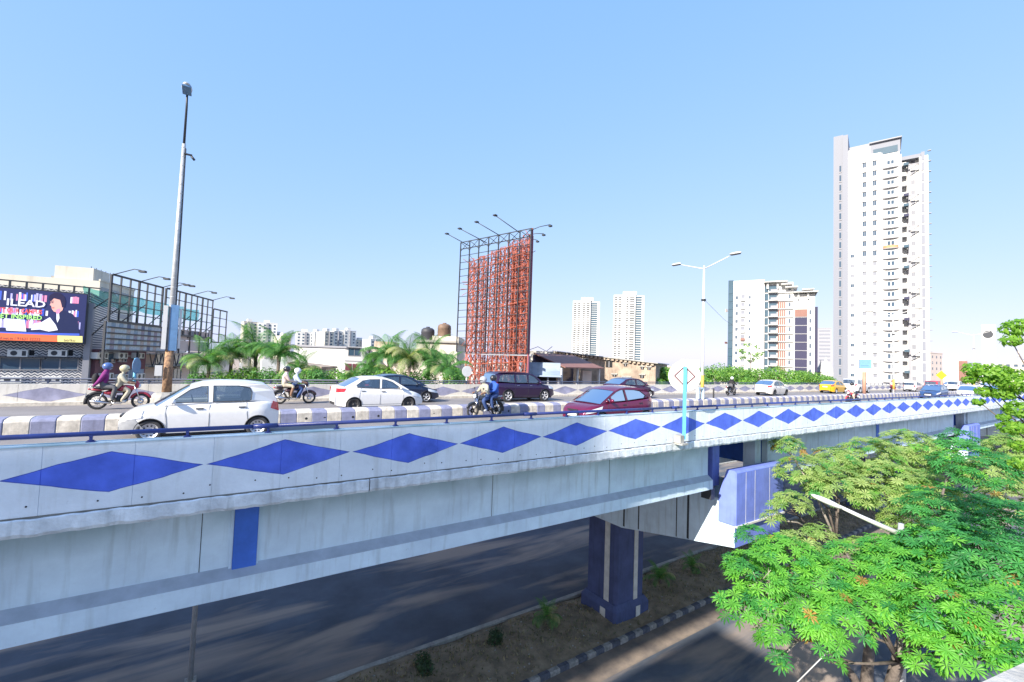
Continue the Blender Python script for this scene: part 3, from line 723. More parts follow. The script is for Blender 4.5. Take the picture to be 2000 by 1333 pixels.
    g = MB(); g.bb(-hL-.02, -hL, -.25, .25, S.get('rp', .62), S.get('rp', .62)+.12); g.build('number_plate', S.get('plate', M_['signwhite']), root)
    g = MB(); g.bb(-hL-.012, -hL+.05, -wx(-hL)*.8, wx(-hL)*.8, z0+.06, z0+.17); g.build('bumper_insert', M_['black'], root)
    if detail:
        for s in (-1, 1):
            for dx in S['doors']:
                f_ = MB(); pp = [(dx[0]+(dx[1]-dx[0])*t, s*(y(dx[0]+(dx[1]-dx[0])*t, z0+.08+(S['zb'](dx[0])-z0-.08)*t)+.0015), z0+.08+(S['zb'](dx[0])-z0-.08)*t) for t in [i/8 for i in range(9)]]
                f_.tube(pp, .0055, 4); f_.build('door_seam', M_['poledark'], body)
            f_ = MB(); xa, xb = S['doors'][-1][0], S['doors'][0][0]
            f_.tube([(xa+(xb-xa)*i/8, s*(y(xa+(xb-xa)*i/8, z0+.08)+.001), z0+.08) for i in range(9)], .006, 4); f_.build('door_seam', M_['poledark'], body)
            for hx in S['handles']:
                hz = S['zb'](hx)-.12; f_ = MB(); f_.box((hx, s*(y(hx, hz)+.018), hz), (.17,.03,.03)); f_.build('door_handle', M_['black'] if not S.get('chrome') else M_['chrome'], body)
            mx_ = gh[0][0]-S.get('mir', .42); mz = S['zb'](mx_)+.06
            f_ = MB(); f_.ell((mx_, s*(y(mx_, mz)+.11), mz+.03), (.07,.11,.075), 10, 6); f_.build('side_mirror', S.get('mirror') or P, root)
        f_ = MB()
        for sx in S['seats']:
            for s in (-1, 1):
                f_.ell((sx, s*W*.2, S['zb'](sx)+.02), (.10,.2,.30), 8, 6); f_.ell((sx-.03, s*W*.2, S['zb'](sx)+.36), (.06,.12,.09), 8, 6)
        tag(f_.build('seat_backs', M_['interior'], root), kind='stuff')
        f_ = MB(); c_ = Vector((gh[0][0]-.75, W*.2, S['zb'](0)+.05)); f_.tube([c_+Vector((.08*sin(t)*.6, .17*cos(t), .17*sin(t))) for t in [2*pi*k/12 for k in range(13)]], .013, 5, False); f_.build('steering_wheel', M_['black'], root)
        for s in (-1, 1):
            f_ = MB(); f_.tube([(gh[0][0]+.03, s*.1+.0, gh[0][1]+.035), (gh[0][0]-.12, s*.45-.2*s, gh[0][1]+.12)], .009, 4); f_.build('wiper', M_['black'], root)
    return root

# body types, front at +x; gh runs from windscreen base over the roof to the rear glass base
HATCH = dict(L=3.62, W=1.62, R=.285, ax=(1.17,-1.255), z0=.21, rise=.06,
    belt=[(-1.81,.72),(-1.78,.90),(-1.6,.98),(-1.0,.985),(0,.96),(.8,.94),(1.1,.90),(1.45,.83),(1.66,.74),(1.77,.62),(1.81,.50)],
    zb=lambda x: .955-.02*x, gh=[(1.05,.91),(.38,1.41),(.1,1.50),(-.3,1.535),(-.9,1.53),(-1.38,1.47),(-1.62,1.30),(-1.745,.96)],
    win=[[(.78,1.00),(.36,1.335),(.12,1.415),(-.02,1.43),(-.04,1.00)],[(-.16,1.005),(-.15,1.435),(-.75,1.435),(-1.02,1.385),(-1.08,1.26),(-1.06,1.05),(-1.02,1.02)]],
    head=[(1.34,.62),(1.78,.56),(1.72,.66),(1.30,.84)], tail=[(-1.56,.80),(-1.80,.70),(-1.77,.93),(-1.62,1.00)], doors=[(.82,.86),(-.09,-.09),(-1.02,-.95)], handles=[-.25+.45-.07,-.85], seats=[-.15,-.95], mir=.33, rp=.55, bump=True)
CITY = dict(L=3.95, W=1.69, R=.30, ax=(1.24,-1.29), z0=.20, rise=.07,
    belt=[(-1.975,.75),(-1.93,.97),(-1.7,1.06),(-.8,1.02),(0,.97),(.9,.93),(1.3,.87),(1.65,.79),(1.86,.68),(1.94,.56),(1.975,.44)],
    zb=lambda x: .965-.05*x, gh=[(1.28,.90),(.45,1.36),(.15,1.47),(-.3,1.52),(-.9,1.51),(-1.4,1.43),(-1.7,1.30),(-1.86,1.06)],
    win=[[(1.04,.965),(.78,1.12),(.72,.975)],[(.66,.98),(.70,1.16),(.34,1.345),(.08,1.42),(-.06,1.43),(-.12,1.005)],[(-.22,1.01),(-.14,1.43),(-.7,1.42),(-1.05,1.37),(-1.32,1.20),(-1.2,1.09)]],
    head=[(1.30,.64),(1.90,.52),(1.80,.66),(1.18,.82)], tail=[(-1.5,.98),(-1.95,.80),(-1.92,1.0),(-1.62,1.14)], doors=[(.9,.9),(-.17,-.17),(-1.15,-1.05)], handles=[.0,-.95], seats=[-.1,-1.0], mir=.50, rp=.6, mirror=None)
SEDAN = dict(L=4.0, W=1.69, R=.29, ax=(1.22,-1.27), z0=.20, rise=.07,
    belt=[(-2.0,.76),(-1.98,1.0),(-1.85,1.045),(-1.3,1.03),(0,.97),(.9,.93),(1.3,.86),(1.65,.76),(1.88,.64),(1.96,.54),(2.0,.42)],
    zb=lambda x: .965-.035*x, gh=[(1.22,.91),(.50,1.33),(.15,1.44),(-.25,1.475),(-.75,1.455),(-1.05,1.40),(-1.68,1.05)],
    win=[[(.86,.965),(.42,1.27),(.12,1.365),(-.04,1.385),(-.08,.985)],[(-.18,.99),(-.15,1.385),(-.6,1.375),(-.92,1.32),(-1.2,1.12),(-1.14,1.03)]],
    head=[(1.36,.62),(1.93,.52),(1.84,.66),(1.30,.80)], tail=[(-1.68,.84),(-1.99,.80),(-1.98,.99),(-1.60,.99)], doors=[(.95,.95),(-.13,-.13),(-1.1,-1.0)], handles=[.0,-.9], seats=[-.1,-.95], mir=.42, rp=.7)
COUPE = dict(L=4.44, W=1.70, R=.30, ax=(1.36,-1.24), z0=.18, rise=.08,
    belt=[(-2.22,.74),(-2.2,.95),(-2.0,1.02),(-1.4,1.02),(0,.95),(1.0,.90),(1.5,.80),(1.85,.70),(2.08,.58),(2.18,.48),(2.22,.38)],
    zb=lambda x: .955-.035*x, gh=[(1.42,.88),(.55,1.34),(.2,1.44),(-.3,1.48),(-.8,1.455),(-1.15,1.38),(-1.88,1.03)],
    win=[[(1.0,.955),(.48,1.27),(.15,1.365),(-.06,1.39),(-.1,.98)],[(-.2,.985),(-.17,1.39),(-.65,1.375),(-1.0,1.31),(-1.35,1.1),(-1.28,1.02)]],
    head=[(1.45,.60),(2.14,.48),(2.02,.62),(1.42,.76)], tail=[(-1.82,.86),(-2.21,.80),(-2.19,.95),(-1.76,1.0)], doors=[(1.05,1.05),(-.15,-.15),(-1.2,-1.05)], handles=[.0,-1.0], seats=[-.15,-1.05], mir=.55, rp=.7)
SUV = dict(L=4.73, W=1.83, R=.36, ax=(1.42,-1.33), z0=.27, rise=.10,
    belt=[(-2.365,.8),(-2.34,1.08),(-2.2,1.12),(-1,1.10),(0,1.08),(1.1,1.06),(1.6,1.0),(2.0,.93),(2.22,.80),(2.33,.66),(2.365,.5)],
    zb=lambda x: 1.09-.02*x, gh=[(1.45,1.05),(.72,1.56),(.45,1.69),(0,1.745),(-1.0,1.755),(-1.9,1.72),(-2.12,1.62),(-2.32,1.11)],
    win=[[(1.08,1.11),(.66,1.49),(.42,1.59),(.2,1.61),(.16,1.13)],[(.06,1.135),(.08,1.615),(-.72,1.63),(-.76,1.14)],[(-.88,1.14),(-.86,1.63),(-1.6,1.62),(-1.85,1.55),(-1.98,1.2)]],
    head=[(1.72,.80),(2.28,.74),(2.16,.86),(1.66,.97)], tail=[(-2.1,1.0),(-2.35,.86),(-2.33,1.06),(-2.05,1.14)], doors=[(1.1,1.15),(.11,.11),(-.9,-.82)], handles=[.3,-.65], seats=[.1,-.75,-1.6], mir=.48, rp=.7, chrome=True, plate=M_['signwhite'])

# ---- placing: contact points found from the view, real depth on the lanes
hatch = car('hatchback_car', 'white hatchback facing left in the near lane beside the blue rail', 'car', (.80,.79,.77), HATCH, (.09,15.55,0), pi, wheels='cap', light_int=True)
sedan = car('sedan_car', 'white compact sedan driving right behind the divider with passengers inside', 'car', (.82,.81,.80), SEDAN, (6.72,20.15+.72,0), 0, wheels='steel')
car('sedan_car', 'dark navy car half hidden behind the white compact sedan', 'car', (.010,.022,.06), COUPE, (8.75,22.95+.9,0), 0, wheels='alloy', metal=.3)
car('people_carrier', 'large dark purple people carrier behind the motorcycle carrying two riders', 'car', (.025,.006,.045), SUV, (16.25,22.2+.85,0), 0, wheels='alloy', metal=.3)
car('hatchback_car', 'glossy magenta hatchback facing left in the near lane right of the motorcycle', 'car', (.16,.006,.045), CITY, (13.75,13.05,0), pi, wheels='alloy', metal=.35)
car('sedan_car', 'dark purple sedan driving away behind the magenta hatchback', 'car', (.06,.006,.04), COUPE, (26.6,22.4+.8,0), 0, wheels='alloy', metal=.35)
SED2 = dict(SEDAN); SED2['plate'] = M_['yellow2']; SED2['L'] = 4.2
def on_lane(px, Y): return atY(px, 760, Y).x
X_ = on_lane(1506, 22.3)
car('sedan_car', 'pale sedan with a yellow number plate driving away in the far lane past the bushes', 'car', (.72,.68,.62), COUPE, (X_+.3,22.4,0), .05, wheels='steel')
FARM = dict(detail=False)
YEL = car('taxi', 'yellow taxi at the back of the queue before the tall tower', 'taxi', (.75,.42,.01), COUPE, (on_lane(1627,23.2),23.2,0), 0, **FARM)
car('van', 'white people carrier just ahead of the yellow taxi', 'car', (.78,.78,.77), SUV, (on_lane(1672,23.0),23.0,0), 0, detail=False)
car('hatchback_car', 'white car driving away in the far lane left of the dark blue car', 'car', (.80,.80,.79), HATCH, (on_lane(1783,22.6),22.6,0), 0, detail=False)
car('hatchback_car', 'dark blue hatchback coming towards the viewer in the near lane', 'car', (.04,.09,.22), CITY, (on_lane(1824,14.6),14.6,0), pi-.02, detail=False, metal=.3)
car('hatchback_car', 'red car with only its roof seen behind the dark blue hatchback', 'car', (.60,.04,.05), SUV, (on_lane(1826,20.6),20.6,0), 0, detail=False)
for i, (px, Y, c, S, lb) in enumerate(((1868,21.5,(.78,.78,.78),SUV,'white van far off in the far lane right of the dark blue hatchback'),(1893,13.9,(.75,.75,.76),CITY,'silver white car far off in the near lane left of the leafy branch'),(1936,13.6,(.55,.57,.62),HATCH,'grey car in the near lane under the right hand branches'),(1925,20.8,(.80,.80,.80),COUPE,'white car in the far lane behind the right hand branches'),(1958,20.5,(.70,.35,.12),SUV,'orange brown car farthest right behind the branches'),(1858,23.6,(.8,.8,.8),SEDAN,'white car farthest in the lane by the far parapet'))):
    X_ = min(on_lane(px, Y), 250); car('distant_car', lb, 'car', c, S, (X_, Y, 0), pi if Y < 17 else 0, detail=False)

# ================================================================== PEOPLE
def person(label, loc, heading, J, mats, helmet=None, hair=True, extra=None, group=None, cat='person'):
    """J: joints in local metres; one skinned body"""
    names = ['pelvis','chest','neck','head','headtop','shL','elL','haL','shR','elR','haR','hipL','knL','anL','toL','hipR','knR','anR','toR','waist','haL2','haR2']
    P_ = dict(J)
    P_['waist'] = tuple((Vector(P_['pelvis'])*.5+Vector(P_['chest'])*.5))
    P_['headtop'] = tuple(Vector(P_['head'])+Vector((.01,0,.11)))
    for s in 'LR':
        d = (Vector(P_['ha'+s])-Vector(P_['el'+s])).normalized(); P_['ha'+s+'2'] = tuple(Vector(P_['ha'+s])+d*.09)
    names = [n for n in names if n in P_]
    idx = {n: i for i, n in enumerate(names)}
    E_ = [('pelvis','waist'),('waist','chest'),('chest','neck'),('neck','head'),('head','headtop'),('chest','shL'),('shL','elL'),('elL','haL'),('haL','haL2'),('chest','shR'),('shR','elR'),('elR','haR'),('haR','haR2'),
          ('pelvis','hipL'),('hipL','knL'),('knL','anL'),('anL','toL'),('pelvis','hipR'),('hipR','knR'),('knR','anR'),('anR','toR')]
    rad = dict(pelvis=.175,waist=.17,chest=.19,neck=.075,head=.11,headtop=.085,shL=.10,elL=.064,haL=.045,haL2=.040,shR=.10,elR=.064,haR=.045,haR2=.040,hipL=.12,knL=.088,anL=.062,toL=.052,hipR=.12,knR=.088,anR=.062,toR=.052)
    E_ = [e for e in E_ if e[0] in idx and e[1] in idx]
    me = bpy.data.meshes.new('sk'); me.from_pydata([P_[n] for n in names], [(idx[a], idx[c]) for a, c in E_], [])
    o = bpy.data.objects.new('sk', me); COL.objects.link(o)
    o.modifiers.new('s', 'SKIN'); 
    for i, n in enumerate(names):
        sv = me.skin_vertices[0].data[i]; sv.radius = (rad[n], rad[n]); sv.use_root = (n == 'pelvis')
    su = o.modifiers.new('u', 'SUBSURF'); su.levels = 1; su.render_levels = 1
    dg = bpy.context.evaluated_depsgraph_get(); ev = o.evaluated_get(dg); m2 = bpy.data.meshes.new_from_object(ev)
    bpy.data.objects.remove(o)
    zone = {('pelvis','waist'):1,('waist','chest'):0,('chest','neck'):0,('neck','head'):2,('head','headtop'):2,('chest','shL'):0,('shL','elL'):0,('chest','shR'):0,('shR','elR'):0,('elL','haL'):mats.get('fore',2),('elR','haR'):mats.get('fore',2),('haL','haL2'):2,('haR','haR2'):2,
            ('anL','toL'):3,('anR','toR'):3,('knL','anL'):mats.get('shin',1),('knR','anR'):mats.get('shin',1)}
    m2.materials.clear()
    for k in ('top','bottom','skin','shoe'): m2.materials.append(mats[k])
    for p in m2.polygons:
        c = Vector(p.center); best = 9; z = 1
        for a, d in E_:
            A_, B_ = Vector(P_[a]), Vector(P_[d]); AB = B_-A_; t = max(0, min(1, (c-A_).dot(AB)/AB.dot(AB))); r_ = (c-(A_+AB*t)).length/max(rad[a], rad[d])
            if r_ < best: best = r_; z = zone.get((a, d), 1)
        if a is None: pass
        p.material_index = z; p.use_smooth = True
    m2.name = 'body'
    t = thing('person', label, cat, loc, heading, group)
    obj('body', m2, t)
    H = Vector(P_['head'])
    fb_ = MB(); fb_.ell(H+Vector((.105,0,-.0)), (.022,.016,.028), 8, 5); fb_.build('nose', mats['skin'], t)
    if helmet:
        h = MB(); h.ell(H+Vector((-.005,0,.045)), (.165,.14,.15), 14, 8); ho = h.build('helmet', helmet, t)
        v = MB(); v.ell(H+Vector((.055,0,.02)), (.105,.115,.07), 12, 6); v.build('visor', M_['black'], ho)
    elif hair:
        h = MB(); h.ell(H+Vector((-.02,0,.055)), (.105,.098,.10), 12, 6); h.build('hair', M_['black'], t)
    if extra: extra(t)
    return t
def M3(n, c, r=.85): return mat(n, c, r, var=.18, scale=9, bump=.3, bscale=20)
C_ = dict(purple=M3('purple_jacket', (.20,.02,.16)), khaki=M3('khaki_cloth', (.40,.38,.30)), grey=M3('grey_cloth', (.12,.12,.13)), beige=M3('beige_cloth', (.55,.48,.36)), ltblue=M3('pale_blue_shirt', (.45,.52,.62)), pink=M3('pale_pink_shirt', (.60,.48,.44)),
    jeans=M3('blue_jeans', (.04,.08,.22)), blue=M3('royal_blue_shirt', (.03,.10,.42)), white=M3('white_shirt', (.70,.70,.68)), blacks=M3('black_cloth', (.02,.02,.022)), shoe=M3('dark_shoe', (.05,.045,.04)), grshoe=M3('grey_shoe', (.4,.42,.45)), red=M3('red_cloth', (.4,.03,.05)))
H_ = dict(blue=mat('blue_helmet', (.07,.13,.33), .3, coat=.6), khaki=mat('cream_helmet', (.50,.46,.30), .35, coat=.5), black=mat('black_helmet', (.02,.02,.025), .25, coat=.6), silver=mat('silver_helmet', (.42,.44,.48), .3, coat=.6), white=mat('white_helmet', (.75,.75,.75), .3, coat=.6))
def ride(hx=-.10, lean=.10, seat=.80, hand=(.40,.30,1.02), foot=(.06,.20,.30), knee=(.30,.22,.74), hz=0):
    ch = (hx+lean, 0, seat+.46); ne = (hx+lean*1.35, 0, seat+.60); he = (hx+lean*1.7, 0, seat+.74)
    J = dict(pelvis=(hx,0,seat+.08), chest=ch, neck=ne, head=he)
    for s, k in (('L', 1), ('R', -1)):
        J['sh'+s] = (ch[0]-.01, k*.19, ch[2]+.03); J['ha'+s] = (hand[0], k*hand[1], hand[2])
        m = (Vector(J['sh'+s])+Vector(J['ha'+s]))/2; J['el'+s] = (m.x-.03, k*(abs(m.y)+.05), m.z-.09)
        J['hip'+s] = (hx+.03, k*.12, seat+.02); J['kn'+s] = (knee[0], k*knee[1], knee[2]); J['an'+s] = (foot[0], k*foot[1], foot[2]+.03); J['to'+s] = (foot[0]+.16, k*(foot[1]+.02), foot[2]-.01)
    return J
PIL = lambda hx=-.50, arm='back': ride(hx, .06, .87, (-.12 if arm == 'front' else hx-.22, .17 if arm == 'front' else .20, 1.08 if arm == 'front' else .95), (-.22,.22,.38), (hx+.40,.24,.86))

# ---- motorcycles
def motorcycle(label, loc, heading, tank, kind='standard', cat='motorcycle', group=None, name='motorcycle', detail=True):
    t = thing(name, label, cat, loc, heading, group); Rw = .30; wb = .64; T = paint(tank, .2)
    def whl():
        a = MB().mat(M_['tyre']); pts = [(Rw-.045+.045*cos(q), .045*sin(q)) for q in [2*pi*k/8 for k in range(9)]]
        a.lathe([(r, h) for r, h in pts], (0,0,0), 'y', 26)
        r = MB().mat(M_['chrome'] if kind == 'standard' else M_['black']); r.lathe([(Rw*.83,-.02),(Rw*.80,0),(Rw*.83,.02)], (0,0,0), 'y', 24); r.lathe([(.05,-.05),(.05,.05)], (0,0,0), 'y', 10)
        n_ = 12 if kind == 'standard' else 5
        for k in range(n_):
            q = 2*pi*k/n_; r.tube([(.04*cos(q),0,.04*sin(q)), (Rw*.82*cos(q),0,Rw*.82*sin(q))], .006 if kind == 'standard' else .022, 4)
        r.lathe([(.11,-.03),(.11,-.025),(.04,-.025)], (0,0,0), 'y', 14)
        return a.mesh('wheel'), r.mesh('rim')
    am, rm = whl()
    for x in (-wb, wb): o = obj('wheel', am, t, (x, 0, Rw)); obj('rim', rm, o)
    def part(nm, mt, f): b_ = MB(); f(b_); return b_.build(nm, mt, t)
    part('fork', M_['chrome'], lambda b: [b.tube([(wb,s*.09,Rw),(wb-.22,s*.09,.92)], .022, 6) for s in (-1, 1)])
    part('frame', M_['black'], lambda b: [b.tube([(wb-.24,0,.85),(.1,0,.66),(-.45,0,.64),(-wb-.05,0,.72)], .03, 6), b.tube([(wb-.26,0,.8),(.2,0,.32),(-.2,0,.28),(-.3,0,.6)], .025, 6), [b.tube([(-.2,s*.08,.32),(-wb,s*.09,Rw)], .022, 5) for s in (-1, 1)]][0] or None)
    part('shock_absorber', M_['chrome'], lambda b: [b.tube([(-wb+.02,s*.13,Rw+.03),(-wb+.16,s*.13,.68)], .028, 6) for s in (-1, 1)])
    part('engine', M_['steelrim'] if kind != 'standard' else M_['poledark'], lambda b: [b.box((.08,0,.42),(.34,.26,.24)), [b.box((.17,0,.56+.025*k),(.17,.2,.012)) for k in range(5)], b.lathe([(0,-.15),(.1,-.15),(.1,.15),(0,.15)], (-.03,0,.38), 'y', 12)])
    part('fuel_tank', T, lambda b: [b.ell((.16,0,.82), (.29,.15,.13), 14, 8), b.ell((.05,0,.76), (.2,.13,.1), 12, 6)])
    part('seat', M_['black'], lambda b: [b.ell((-.32,0,.80), (.46,.13,.065), 14, 6), b.ell((-.62,0,.84), (.2,.12,.05), 10, 6)])
    part('side_panel', T, lambda b: [b.ell((-.28,0,.64), (.2,.14,.1), 10, 6), b.ell((-.66,0,.76), (.22,.08,.06), 10, 6)])
    part('front_mudguard', T, lambda b: b.tube([(wb+.33*cos(q),0,Rw+.33*sin(q)) for q in [radians(d) for d in range(20, 161, 14)]], [.03]+[.05]*9+[.03], 6))
    part('rear_mudguard', M_['black'], lambda b: b.tube([(-wb+.35*cos(q),0,Rw+.35*sin(q)) for q in [radians(d) for d in range(60, 196, 15)]], .055, 6))
    part('exhaust', M_['chrome'], lambda b: [b.tube([(.22,-.12,.36),(.05,-.14,.24),(-.25,-.15,.25)], .022, 6), b.tube([(-.25,-.15,.25),(-.85,-.17,.34)], [.04,.05], 8)])
    part('handlebar', M_['chrome'], lambda b: b.tube([(.30,-.34,1.02),(.42,-.2,1.03),(.44,0,.98),(.42,.2,1.03),(.30,.34,1.02)], .014, 6))
    part('headlight', M_['lamp_clear'], lambda b: b.ell((.56,0,.90), (.07,.095,.095), 12, 8))
    part('headlight_cowl', T, lambda b: [b.ell((.51,0,.93), (.09,.12,.13), 12, 8), b.ell((.50,0,1.05), (.05,.09,.06), 10, 6)])
    part('tail_light', M_['lamp_red'], lambda b: b.ell((-.90,0,.78), (.04,.06,.035), 8, 6))
    for s in (-1, 1):
        part('mirror', M_['black'], lambda b: [b.tube([(.38,s*.22,1.03),(.36,s*.3,1.18)], .008, 4), b.ell((.36,s*.31,1.22), (.02,.06,.04), 8, 5)])
        part('footrest', M_['black'], lambda b: b.tube([(.02,0,.29),(.02,s*.24,.29)], .014, 5))
    part('stand', M_['poledark'], lambda b: b.tube([(-.1,.1,.28),(-.28,.14,.12)], .014, 5))
    part('number_plate', M_['signwhite'], lambda b: b.box((-.99,0,.56),(.01,.2,.14)))
    part('grab_rail', M_['chrome'], lambda b: b.tube([(-.5,.13,.84),(-.85,.13,.88),(-.92,0,.88),(-.85,-.13,.88),(-.5,-.13,.84)], .012, 5))
    return t
# left pair
bx, by = atY(240, 800, 23.3).x, 23.3
motorcycle('red and black motorcycle carrying two riders at the left of the far lane', (bx-.12,by,0), .04, (.42,.03,.06), 'standard')
person('rider in a cream helmet and khaki uniform steering the leftmost motorcycle', (bx-.12,by,0), .04, ride(-.08), dict(top=C_['khaki'],bottom=C_['beige'],skin=M_['skin'],shoe=C_['grshoe']), H_['khaki'])
def bag(t):
    b = MB(); b.ell((-.74,0,1.16), (.12,.16,.23), 10, 8); b.build('backpack', C_['blacks'], t)
person('passenger in a blue helmet and purple jacket with a black backpack on the leftmost motorcycle', (bx-.12,by,0), .04, PIL(-.52), dict(top=C_['purple'],bottom=C_['grey'],skin=M_['skin'],shoe=C_['shoe'],fore=0), H_['blue'], extra=bag)
# second pair
bx = atY(575, 790, 23.9).x
motorcycle('black and chrome motorcycle carrying two riders between the white hatchback and white sedan', (bx,23.9,0), 0, (.05,.02,.03), 'standard')
person('rider in a white cap and pale blue shirt steering the motorcycle before the palms', (bx,23.9,0), 0, ride(-.10), dict(top=C_['ltblue'],bottom=C_['jeans'],skin=M_['skin'],shoe=C_['shoe']), H_['white'])
person('passenger in a black helmet and pale pink shirt behind the rider before the palms', (bx,23.9,0), 0, PIL(-.50,'front'), dict(top=C_['pink'],bottom=C_['beige'],skin=M_['skin'],shoe=C_['shoe'],fore=0,shin=2), H_['black'])
# third pair, near lane heading left
bx = atY(947, 808, 16.5).x
motorcycle('black sport motorcycle heading left in front of the purple people carrier', (bx,16.5,0), pi+.12, (.04,.045,.06), 'sport')
person('rider in a silver helmet and patterned grey shirt on the black motorcycle heading left', (bx,16.5,0), pi+.12, ride(-.08,.14), dict(top=C_['khaki'],bottom=C_['jeans'],skin=M_['skin'],shoe=C_['grshoe'],fore=2), H_['silver'])
person('passenger in a royal blue shirt behind the rider on the motorcycle heading left', (bx,16.5,0), pi+.12, PIL(-.50,'front'), dict(top=C_['blue'],bottom=C_['jeans'],skin=M_['skin'],shoe=C_['shoe'],fore=0), H_['black'])
# scooter rider far lane
bx = on_lane(1428, 23.0)
motorcycle('dark motorcycle ridden alone away in the far lane past the divider lamp', (bx,23.0,0), .1, (.03,.03,.035), 'sport')
person('lone rider in black with a white helmet past the divider lamp', (bx,23.0,0), .1, ride(-.1,.16), dict(top=C_['blacks'],bottom=C_['grey'],skin=M_['skin'],shoe=C_['shoe'],fore=0), H_['white'])
bx = on_lane(1664, 14.2)
motorcycle('red and white scooter coming towards the viewer in the near lane', (bx,14.2,0), pi-.1, (.60,.05,.08), 'sport', 'scooter')
person('scooter rider in a white shirt and dark helmet coming towards the viewer', (bx,14.2,0), pi-.1, ride(-.1,.05), dict(top=C_['white'],bottom=C_['beige'],skin=M_['skin'],shoe=C_['shoe'],fore=0), H_['black'])
bx = on_lane(1743, 21.4)
motorcycle('small red motorcycle riding away far down the far lane', (bx,21.4,0), 0, (.4,.05,.07), 'sport')
person('distant rider in a pink top with a maroon helmet riding away down the far lane', (bx,21.4,0), 0, ride(-.1,.05), dict(top=C_['pink'],bottom=C_['red'],skin=M_['skin'],shoe=C_['shoe'],fore=0), mat('maroon_helmet', (.2,.02,.04), .3))
# occupants
def sit(seat=.42):
    return dict(pelvis=(0,0,seat), chest=(-.06,0,seat+.42), neck=(-.06,0,seat+.56), head=(-.04,0,seat+.70), shL=(-.05,.19,seat+.46), elL=(.12,.26,seat+.24), haL=(.36,.16,seat+.36), shR=(-.05,-.19,seat+.46), elR=(.12,-.26,seat+.24), haR=(.36,-.16,seat+.36),
        hipL=(.06,.1,seat), knL=(.45,.14,seat+.1), anL=(.62,.14,seat-.25), toL=(.76,.14,seat-.28), hipR=(.06,-.1,seat), knR=(.45,-.14,seat+.1), anR=(.62,-.14,seat-.25), toR=(.76,-.14,seat-.28))
person('driver in a grey shirt at the wheel of the white hatchback', (.14,15.55-.34,0), pi, sit(.50), dict(top=C_['khaki'],bottom=C_['grey'],skin=M_['skin'],shoe=C_['shoe']))
person('passenger in the front seat of the white compact sedan', (6.72+.0,20.87-.36,0), 0, sit(.47), dict(top=C_['beige'],bottom=C_['grey'],skin=M_['skin'],shoe=C_['shoe']))
person('passenger in the rear seat of the white compact sedan', (6.72-.75,20.87-.36,0), 0, sit(.47), dict(top=C_['grey'],bottom=C_['grey'],skin=M_['skin'],shoe=C_['shoe']))
person('driver in a white shirt behind the windscreen of the magenta hatchback', (13.65,13.05-.36,0), pi, sit(.50), dict(top=C_['white'],bottom=C_['grey'],skin=M_['skin'],shoe=C_['shoe']))
# ================================================================== BUILDINGS
_unit = {}
def unit(m):
    if m not in _unit:
        b = MB(); b.box((0,0,0),(1,1,1)); me = b.mesh('block'); me.materials.append(M_[m]); _unit[m] = me
    return _unit[m]
def blk(name, m, parent, c, d):
    o = obj(name, unit(m), parent, c); o.scale = d; return o
def bbx(name, m, parent, x0, x1, y0, y1, z0, z1):
    return blk(name, m, parent, ((x0+x1)/2,(y0+y1)/2,(z0+z1)/2), (abs(x1-x0),abs(y1-y0),abs(z1-z0)))
_winme = {}
def window(parent, x, z, w, h, frame='wframe', glass='win', y=0, name='window', sill=True):
    """window at local (x, z) in a wall whose outer face is y: frame proud, pane recessed"""
    k = (round(w,2), round(h,2), frame, glass, sill)
    if k not in _winme:
        b = MB().mat(M_[frame]); t = .07
        b.bb(-w/2,w/2,-.05,.1,h/2-t,h/2); b.bb(-w/2,w/2,-.05,.1,-h/2,-h/2+t); b.bb(-w/2,-w/2+t,-.05,.1,-h/2+t,h/2-t); b.bb(w/2-t,w/2,-.05,.1,-h/2+t,h/2-t); b.bb(-t/2,t/2,-.04,.1,-h/2+t,h/2-t)
        if sill: b.bb(-w/2-.1,w/2+.1,-.28,.0,h/2+.05,h/2+.14)
        b.mat(M_[glass]); b.bb(-w/2+t,w/2-t,-.012,.0,-h/2+t,h/2-t)
        _winme[k] = b.mesh('window')
    return obj(name, _winme[k], parent, (x, y, z))
def frame_at(pxA, DA, pxB, DB, name, label, cat, group=None):
    if abs(DA-DB) < .01 and DA > 90:      # far fronts face the viewpoint squarely
        ta, tb = atan2(pxA-1000, FPX), atan2(pxB-1000, FPX); tc = (ta+tb)/2
        DA, DB = DA*cos(ta)/cos(tc), DB*cos(tb)/cos(tc)
    A = atD(pxA, 700, DA); B = atD(pxB, 700, DB); d = Vector((B.x-A.x, B.y-A.y, 0)); rz = atan2(d.y, d.x)
    return thing(name, label, cat, (A.x, A.y, 0), rz, group), d.length, Vector((A.x,A.y,0)), Vector((B.x,B.y,0))
M_['maroon_wall'] = mat('maroon_wall', (.22,.10,.12), .85, var=.35, scale=1.2, bump=.3, streak=.3)
M_['cream_wall'] = mat('cream_wall', (.62,.58,.50), .85, var=.2, scale=.8, streak=.25)
M_['ruin'] = mat('peeling_ochre_plaster', (.52,.42,.32), .9, var=.55, scale=.7, bump=.6, bscale=4, streak=.4, c2=(.25,.19,.15))
M_['bluewall'] = mat('weathered_blue_wall', (.42,.50,.60), .85, var=.5, scale=1.2, streak=.4, c2=(.18,.24,.33))
M_['greywall'] = mat('grey_panel', (.20,.21,.25), .6, var=.08, scale=.2)
M_['greylight'] = mat('light_grey_panel', (.29,.29,.32), .6, var=.06, scale=.2)
M_['steelrust'] = mat('rust_red_steel', (.44,.12,.075), .65, var=.3, scale=3)
M_['tealnet'] = glass_mat('teal_net', (.25,.62,.60), .02)
M_['louvre'] = mat('terracotta_louvre', (.26,.13,.105), .7, var=.15, scale=1)
M_['violet_glass'] = mat('violet_glass', (.04,.042,.085), .12, spec=.8)
M_['blueglass'] = mat('blue_glass', (.06,.11,.15), .10, spec=.8, var=.3, scale=.4)
